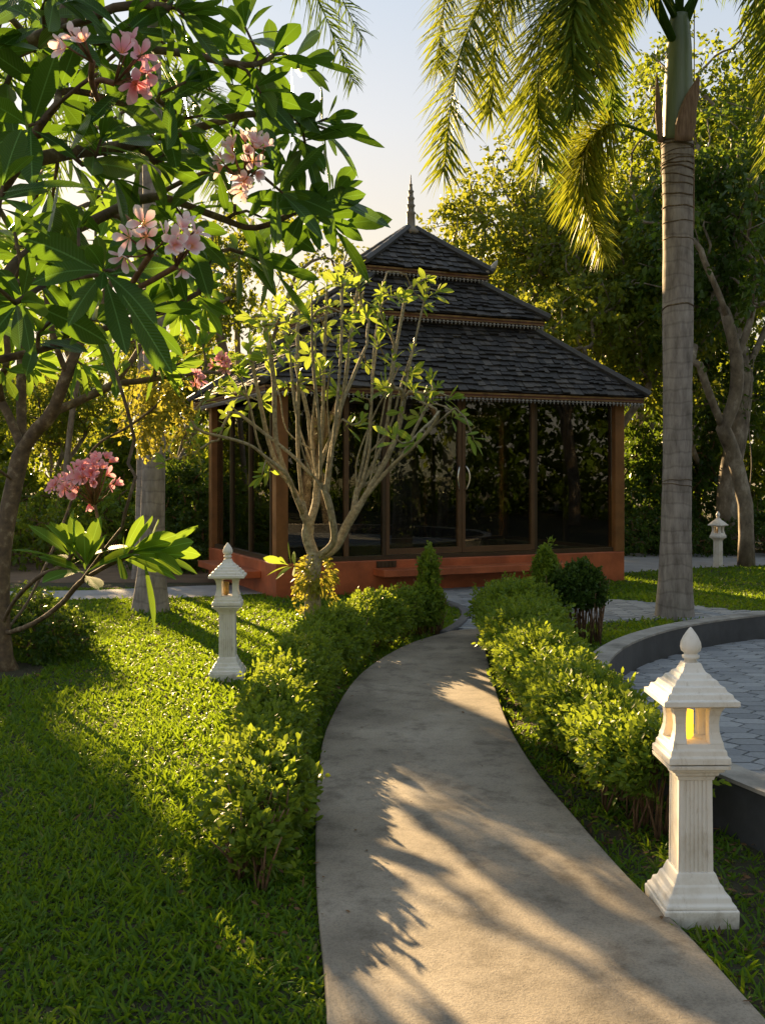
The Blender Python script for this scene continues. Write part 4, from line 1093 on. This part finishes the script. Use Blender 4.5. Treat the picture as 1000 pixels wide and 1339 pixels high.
vis = [(425, 150, 4.8), (435, 165, 4.9), (430, 245, 4.9), (440, 290, 5.0), (395, 90, 4.6), (352, 70, 4.5), (345, 95, 4.5), (390, 150, 4.7), (372, 175, 4.7), (402, 190, 4.8), (400, 262, 4.8), (372, 250, 4.7), (420, 280, 4.9), (300, 110, 4.5), (270, 150, 4.4), (230, 170, 4.2), (205, 135, 4.1), (165, 150, 4.0),
       (150, 352, 3.55), (110, 300, 3.6), (60, 270, 3.7), (100, 215, 3.6), (30, 160, 3.6), (20, 300, 3.5), (15, 395, 3.4), (240, 20, 4.0), (180, 30, 3.9), (120, 60, 3.9), (60, 15, 3.7), (310, 30, 4.4), (260, 60, 4.1), (90, -10, 3.6), (200, -10, 3.8),
       (0, 110, 3.5), (40, 70, 3.6), (160, 90, 4.0), (240, 100, 4.2), (300, 170, 4.6), (335, 210, 4.7), (260, 215, 4.5), (200, 215, 4.3), (150, 240, 4.2), (300, 260, 4.8), (345, 280, 4.9), (250, 290, 4.8), (215, 330, 4.9), (280, 340, 5.1), (330, 335, 5.2),
       (360, 350, 5.3), (180, 300, 4.5), (90, 330, 4.0), (30, 350, 3.8), (50, 430, 4.3), (120, 415, 4.6), (190, 400, 4.8), (250, 385, 5.0), (-10, 240, 3.5), (-30, 30, 3.6), (340, 120, 4.6), (130, 180, 3.9), (70, 110, 3.8)]
T = [P(x + rng.normal(0, 6), y + rng.normal(0, 6), z + rng.normal(0, .15)) for x, y, z in vis]
T += [P(rng.uniform(-150, 330), rng.uniform(-260, 10), rng.uniform(3.4, 4.9)) for _ in range(20)]
T += [P(rng.uniform(-60, 330), rng.uniform(0, 230), rng.uniform(4.5, 5.6)) for _ in range(12)]
s.grow(np.array(T), rng, seg=.12, lenw=.1, jit=.03, lift=.06, first=12)
nf = thing('frangipani_tree', 'nearest frangipani with big glossy leaves and pale pink flowers overhead at upper left', 'tree', (0, 0, 0), 0, 'frangipani trees')
g = Geo(); s.tubes(g, .062, .0072, 8, rootflare=1.3); g.build('trunk', M['bark_dark'], nf, True)
lv = Leaves(); dd = norm(s.dirs(s.ends) + np.array([.3, -.1, .35])); rosettes(lv, [s.p[e] for e in s.ends], dd, (.15, .34), (6, 11), rng, (25, 95), .15, (.05, .35), back=.07)
lv.build('foliage', M['frang_near'], 'big', nf)
# one big leaf hanging in front
lv = Leaves(); lv.add(P(160, 385, 3.1), np.array([.55, -.1, -.75]), np.array([-.5, -.9, .3]), .27, .037, .1, .15, .3); lv.build('hanging_leaf', M['frang_near'], 'big', nf)
blossoms('flower_cluster', P(112, 62, 3.2), (-.3, -.5, .7), 3, .05, .10, M['petal'], nf, rng, P(128, 130, 3.4))
blossoms('flower_cluster', P(160, 88, 3.3), (.4, -.5, .4), 8, .075, .10, M['petal_rose'], nf, rng, P(122, 125, 3.4))
blossoms('flower_cluster', P(323, 218, 4.2), (.2, -.8, .3), 17, .11, .10, M['petal'], nf, rng, P(300, 225, 4.6))
blossoms('flower_cluster', P(186, 310, 3.1), (-.2, -.7, .5), 5, .075, .098, M['petal'], nf, rng, P(165, 385, 3.4))
blossoms('flower_cluster', P(236, 330, 3.1), (.3, -.7, .4), 8, .075, .098, M['petal'], nf, rng, P(165, 385, 3.4))

# ------------------------------------------------------------------ hedges beside the path
def hedge(name, label, cat, line, hw, h, nshoot, mat, seed, leafL=.042, nstem=40, lowfrac=.28, group=None, wild=1.0):
    """shoots of small leaves over a clipped, uneven body along a line (x, y); h and hw per point"""
    rng = np.random.default_rng(seed); line = np.asarray(line, float)
    r = thing(name, label, cat, (0, 0, 0), 0, group)
    seg = np.linalg.norm(np.diff(line, axis=0), axis=1); cum = np.r_[0, np.cumsum(seg)]; Lt = cum[-1]
    def along(u):
        x = np.interp(u*Lt, cum, line[:, 0]); y = np.interp(u*Lt, cum, line[:, 1]); return x, y
    tn = norm(np.gradient(line, axis=0))
    hw = np.asarray(hw, float); h = np.asarray(h, float); uu = np.linspace(0, 1, len(hw)) if len(hw) > 1 else None
    fh = lambda u: np.interp(u, np.linspace(0, 1, len(h)), h); fw = lambda u: np.interp(u, np.linspace(0, 1, len(hw)), hw)
    def lump(u, th): return 1 + wild*(.11*np.sin(u*Lt*5.2 + seed) + .08*np.sin(u*Lt*11 + th*2 + seed*2) + .05*np.sin(u*Lt*23 + th*5))
    n = nshoot
    u = rng.random(n); th = rng.uniform(-.32, np.pi+.32, n); rr = lump(u, th) * rng.uniform(.55, 1.08, n)**(.45*wild) * np.where(rng.random(n) < .05*wild, 1.22, 1)
    ext = np.where((u < .0) | (u > 1), 1, 1)
    x, y = along(u); tx = np.interp(u*Lt, cum, tn[:, 0]); ty = np.interp(u*Lt, cum, tn[:, 1])
    nx, ny = ty, -tx
    H, Wd = fh(u), fw(u); zc = H*lowfrac + (H*(1-lowfrac))*.42; rz = H*(1-lowfrac)*.58
    ends = np.sqrt(np.clip(1 - np.clip((np.abs(u-.5)*2*Lt/2 - (Lt/2 - .22))/.24, 0, 1)**2, .12, 1))
    ox = np.cos(th)*Wd*rr*ends; oz = np.sin(th)*rz*rr*(.4+.6*ends)
    c = np.c_[x + nx*ox, y + ny*ox, zc + oz]
    c += rng.normal(0, .022, c.shape)
    a = norm(np.c_[nx*np.cos(th), ny*np.cos(th), np.sin(th)*.9 + .45] + rng.normal(0, .38, (n, 3)))
    lv = Leaves(); m = 9
    az = rng.random((n, 1))*6.28 + np.arange(m)*2.4; el = np.linspace(.35, 1.35, m)[None] + rng.normal(0, .15, (n, m))
    uo = norm(np.cross(a, np.array([.3, .2, 1.0]))); vo = np.cross(a, uo)
    d = a[:, None]*np.cos(el)[..., None] + (uo[:, None]*np.cos(az)[..., None] + vo[:, None]*np.sin(az)[..., None])*np.sin(el)[..., None]
    b = c[:, None] - a[:, None]*(np.linspace(0, .075, m)[None, :, None])
    ll = leafL*rng.uniform(.6, 1.3, (n, m)); tone = np.clip(rng.random((n, 1))*.6 + rng.random((n, m))*.3 + np.linspace(.15, -.1, m), 0, 1)
    lv.add(b.reshape(-1, 3), d.reshape(-1, 3), np.repeat(a, m, 0), ll.ravel(), (ll*.27).ravel(), rng.uniform(0, .3, n*m), .2, tone.ravel())
    lv.build('foliage', M[mat], 'small', r)
    for k in range(nstem):
        g = Geo()
        q = rng.random(); x, y = along(np.array([q])); w = float(fw(q)); Hh = float(fh(q)); i = min(int(q*(len(line)-1)), len(line)-1); nn = np.array([tn[i, 1], -tn[i, 0]])
        b0 = np.array([x[0], y[0]]) + nn*rng.normal(0, w*.22)
        for j in range(rng.integers(2, 5)):
            e = b0 + nn*np.clip(rng.normal(0, w*.45), -w*.55, w*.55) + tn[i]*rng.normal(0, .06)
            zt = Hh*rng.uniform(.55, .9)
            g.tube([(b0[0], b0[1], -.02), (*(b0*.6+e*.4 + rng.normal(0, .015, 2)), zt*.45), (*e, zt)], [rng.uniform(.005, .009), .005, .0025], 5)
        g.build('stem', M['stem'], r, True)
    return r
def side(line, off):
    t = norm(np.gradient(line, axis=0)); return line + np.c_[t[:, 1], -t[:, 0]]*off
lineL = side(PATH_L, -.26); lineL = lineL[(lineL[:, 1] > 4.55) & (lineL[:, 1] < 9.9)]
lineR = side(PATH_R, .28); lineR = lineR[(lineR[:, 1] > 4.2) & (lineR[:, 1] < 9.6)]
hedge('path_hedge', 'clipped hedge with yellow-green tips along the left side of the concrete path', 'hedge', lineL, [.15, .19, .20, .22, .23], [.36, .40, .46, .48, .48], 7200, 'hedge', 3, .036, 60, .12, group='hedges lining the path')
hedge_right = hedge('path_hedge', 'clipped sunlit hedge with bare lower stems along the right side of the path', 'hedge', lineR, [.20, .24, .27, .31, .33], [.49, .49, .49, .54, .60], 9500, 'hedge', 8, .036, 80, .34, group='hedges lining the path')
def bush(c, w, h, n, mat, seed, label, low=.2, leafL=.042, ln=.25, nstem=14, name='path_bush', wild=1.0):
    c = np.array(c); return hedge(name, label, 'bush', np.array([c - (ln/2, 0), c, c + (ln/2, 0)]), [w*.8, w, w*.8], [h*.93, h, h*.93], n, mat, seed, leafL, nstem, low, group='bushes at the hedge ends', wild=wild)
lineN = side(PATH_L, -.23); lineN = lineN[(lineN[:, 1] > 3.75) & (lineN[:, 1] < 4.6)]
hedge('path_bush', 'loose twiggy bush at the near end of the left hedge, against the path edge', 'bush', lineN, [.15, .18, .18], [.30, .38, .38], 330, 'hedge', 4, .043, 26, .02, group='bushes at the hedge ends', wild=1.7)
bush((-.50, 4.55), .15, .36, 280, 'hedge', 14, 'low leafy bush between lawn and the start of the left hedge', .02, .045, .36, 12, wild=1.8)
bush((at(553, 9.9), 9.9), .22, .50, 900, 'hedge', 5, 'wide shoulder bush at the foot of the tapering bush', .08, .042, .35, 10)
bush((at(560, 10.1), 10.1), .31, .88, 1500, 'hedge', 6, 'tapering upright bush at the far end of the left hedge', .1, .042, .10, 10)
bush((at(713, 9.6), 9.6), .26, .90, 1300, 'hedge', 9, 'upright round-topped bush at the far end of the right hedge', .3, .042, .14, 12)
bush((at(755, 9.35), 9.35), .22, .76, 1500, 'hedge_dark', 10, 'dark green clipped bush on bare stems behind the right hedge', .38, .042, .42, 26)
# a lone red blossom in the right hedge
lv = Leaves(); c = P(787, 1008, 4.62); q = rdir(16, np.random.default_rng(3)); lv.add(np.repeat(c[None], 16, 0), q, rdir(16), .022, .007, 0, .2)
m_, n_, l_, b_ = newmat('red_petal'); b_.inputs['Base Color'].default_value = (.65, .05, .02, 1)
lv.build('flower', m_, 'small', hedge_right)
# dark ground plants below the left tree
rng = np.random.default_rng(91)
for x, y, sc, mt, lb in ((-3.0, 8.75, .40, 'tree_dark', 'dark leafy plant at the foot of the left frangipani'), (-3.35, 9.6, .36, 'hedge', 'sunny leafy plant behind the foot of the left frangipani')):
    shrub('wide', x, y, rng.random()*6, sc, mt, lb, 'plants at the foot of the frangipani', 'leafy_plant')

# ------------------------------------------------------------------ grass
def field(n, x0, x1, y0, y1, rng):
    return rng.uniform(x0, x1, n), rng.uniform(y0, y1, n)
def in_view(x, y, m=1.3): return (np.abs(x) < y*(500/F) + m)
PV_L = [np.array([-1.322, 12.84]) + np.array([math.cos(PA), math.sin(PA)])*a + np.array([-math.sin(PA), math.cos(PA)])*b for a, b in ((0, 0), (PW, 0), (PW, PD), (0, PD))]
def lawn_ok(x, y):
    ok = ~inpoly(x, y, path_poly) & ~inpoly(x, y, WALK) & ~inpoly(x, y, FAR_L) & ~inpoly(x, y, FAR_R) & ~inpoly(x, y, PV_L)
    ok &= np.hypot(x-COURT_C[0], y-COURT_C[1]) > COURT_R + .01
    ok &= ~((x < -1.5) & (y > 14.0)) & (y < 18.0)
    ok &= np.hypot(x + 3.0, y - 8.1) > .35
    ok &= np.hypot(x - 1.115, y - 3.64) > .16
    return ok
rng = np.random.default_rng(101); lv = Leaves()
lineR_all = side(PATH_R, .34)
for (y0, y1, dens, L, w) in ((2.3, 4.6, 9500, .075, .0042), (4.6, 7, 6500, .075, .0046), (7, 10.5, 3600, .075, .0062), (10.5, 14.2, 2000, .075, .0085), (14.2, 18, 1100, .08, .011)):
    xr = y1*(500/F) + 1.3; n = int(dens*2*xr*(y1-y0)); x, y = field(n, -xr, xr, y0, y1, rng)
    k = in_view(x, y) & lawn_ok(x, y)
    # sparse in the mulch beds under the right hedge and near the lamp
    dm = dist_line(x, y, lineR_all); patch = .5 + .5*np.sin(x*7.1 + 2*np.sin(y*3.3)) * np.sin(y*6.3 + x*2.2)
    bed = (dm < .5) & (y < 9.4)
    k &= ~bed | (rng.random(n) < .35 + .5*patch)
    near_right = (x > .7) & (y < 4.6); k &= ~near_right | (rng.random(n) < .3 + .45*patch)
    k &= rng.random(n) < .48 + .52*patch
    x, y = x[k], y[k]; n = len(x)
    hm = .72 + .5*(.5 + .5*np.sin(x*3.1 + 1.3*np.sin(y*2.3)) * np.cos(y*2.7 + x))
    q = rdir(n, rng); q[:, 2] = rng.uniform(.45, 1.7, n); ll = L*hm*rng.uniform(.45, 1.35, n)
    lv.add(np.c_[x, y, np.full(n, -.004)], norm(q), rdir(n, rng) + np.array([0, 0, .4]), ll, w*rng.uniform(.7, 1.5, n), rng.uniform(.1, .9, n), .3, np.clip(rng.normal(.45, .22, n) + .15*(patch[k]-.5), 0, 1))
print('blades', lv.count())
tag(lv.build('grass', M['grass'], 'blade'), 'thick green lawn grass on both sides of the path', 'grass', kind='stuff')
# dry leaf litter in the beds
lv = Leaves(); n = 20000; x, y = field(n, -3.6, 4.5, 2.6, 11, rng)
dm = dist_line(x, y, lineR_all); dl = dist_line(x, y, side(PATH_L, -.25))
k = lawn_ok(x, y) & in_view(x, y) & (((dm < .6) & (y < 9.6)) | ((dl < .22) & (y > 3.2) & (y < 9.5)) | ((x > .8) & (y < 4.7)) | (rng.random(n) < .07))
x, y = x[k], y[k]; n = len(x); q = rdir(n, rng); q[:, 2] *= .25
lv.add(np.c_[x, y, rng.uniform(.004, .022, n)], norm(q), rdir(n, rng) + np.array([0, 0, 1.2]), rng.uniform(.015, .06, n), rng.uniform(.002, .010, n), 0, .3, rng.random(n))
n = 420; x, y = field(n, -.5, 2.0, 2.8, 9, rng); dl = np.minimum(dist_line(x, y, PATH_L), dist_line(x, y, PATH_R)); k = inpoly(x, y, path_poly) & (rng.random(n) < .06 + .9*np.exp(-dl/.06))
x, y = x[k], y[k]; n = len(x); q = rdir(n, rng); q[:, 2] *= .12
lv.add(np.c_[x, y, np.full(n, .05)], norm(q), rdir(n, rng)*.2 + np.array([0, 0, 1.2]), rng.uniform(.012, .04, n), rng.uniform(.003, .009, n), 0, .4, rng.random(n))
tag(lv.build('leaf_litter', M['litter'], 'small'), 'dry brown leaf litter in the hedge beds', 'litter', kind='stuff')

# every thing built in garden coordinates gets its own origin at its base
for o in [o for o in COL.objects if o.type == 'EMPTY' and o.parent is None and o.location.length < 1e-6]:
    kids = [c for c in o.children_recursive if c.type == 'MESH']
    if not kids: continue
    low = [c for c in kids if c.name.split('.')[0] in ('trunk', 'stem')] or kids
    pts = np.concatenate([np.array([v.co[:] for v in c.data.vertices]) for c in low])
    b = pts[pts[:, 2] < pts[:, 2].min() + .12].mean(0)
    for c in kids: c.data.transform(Matrix.Translation((-b[0], -b[1], 0)))
    o.location = (b[0], b[1], 0)
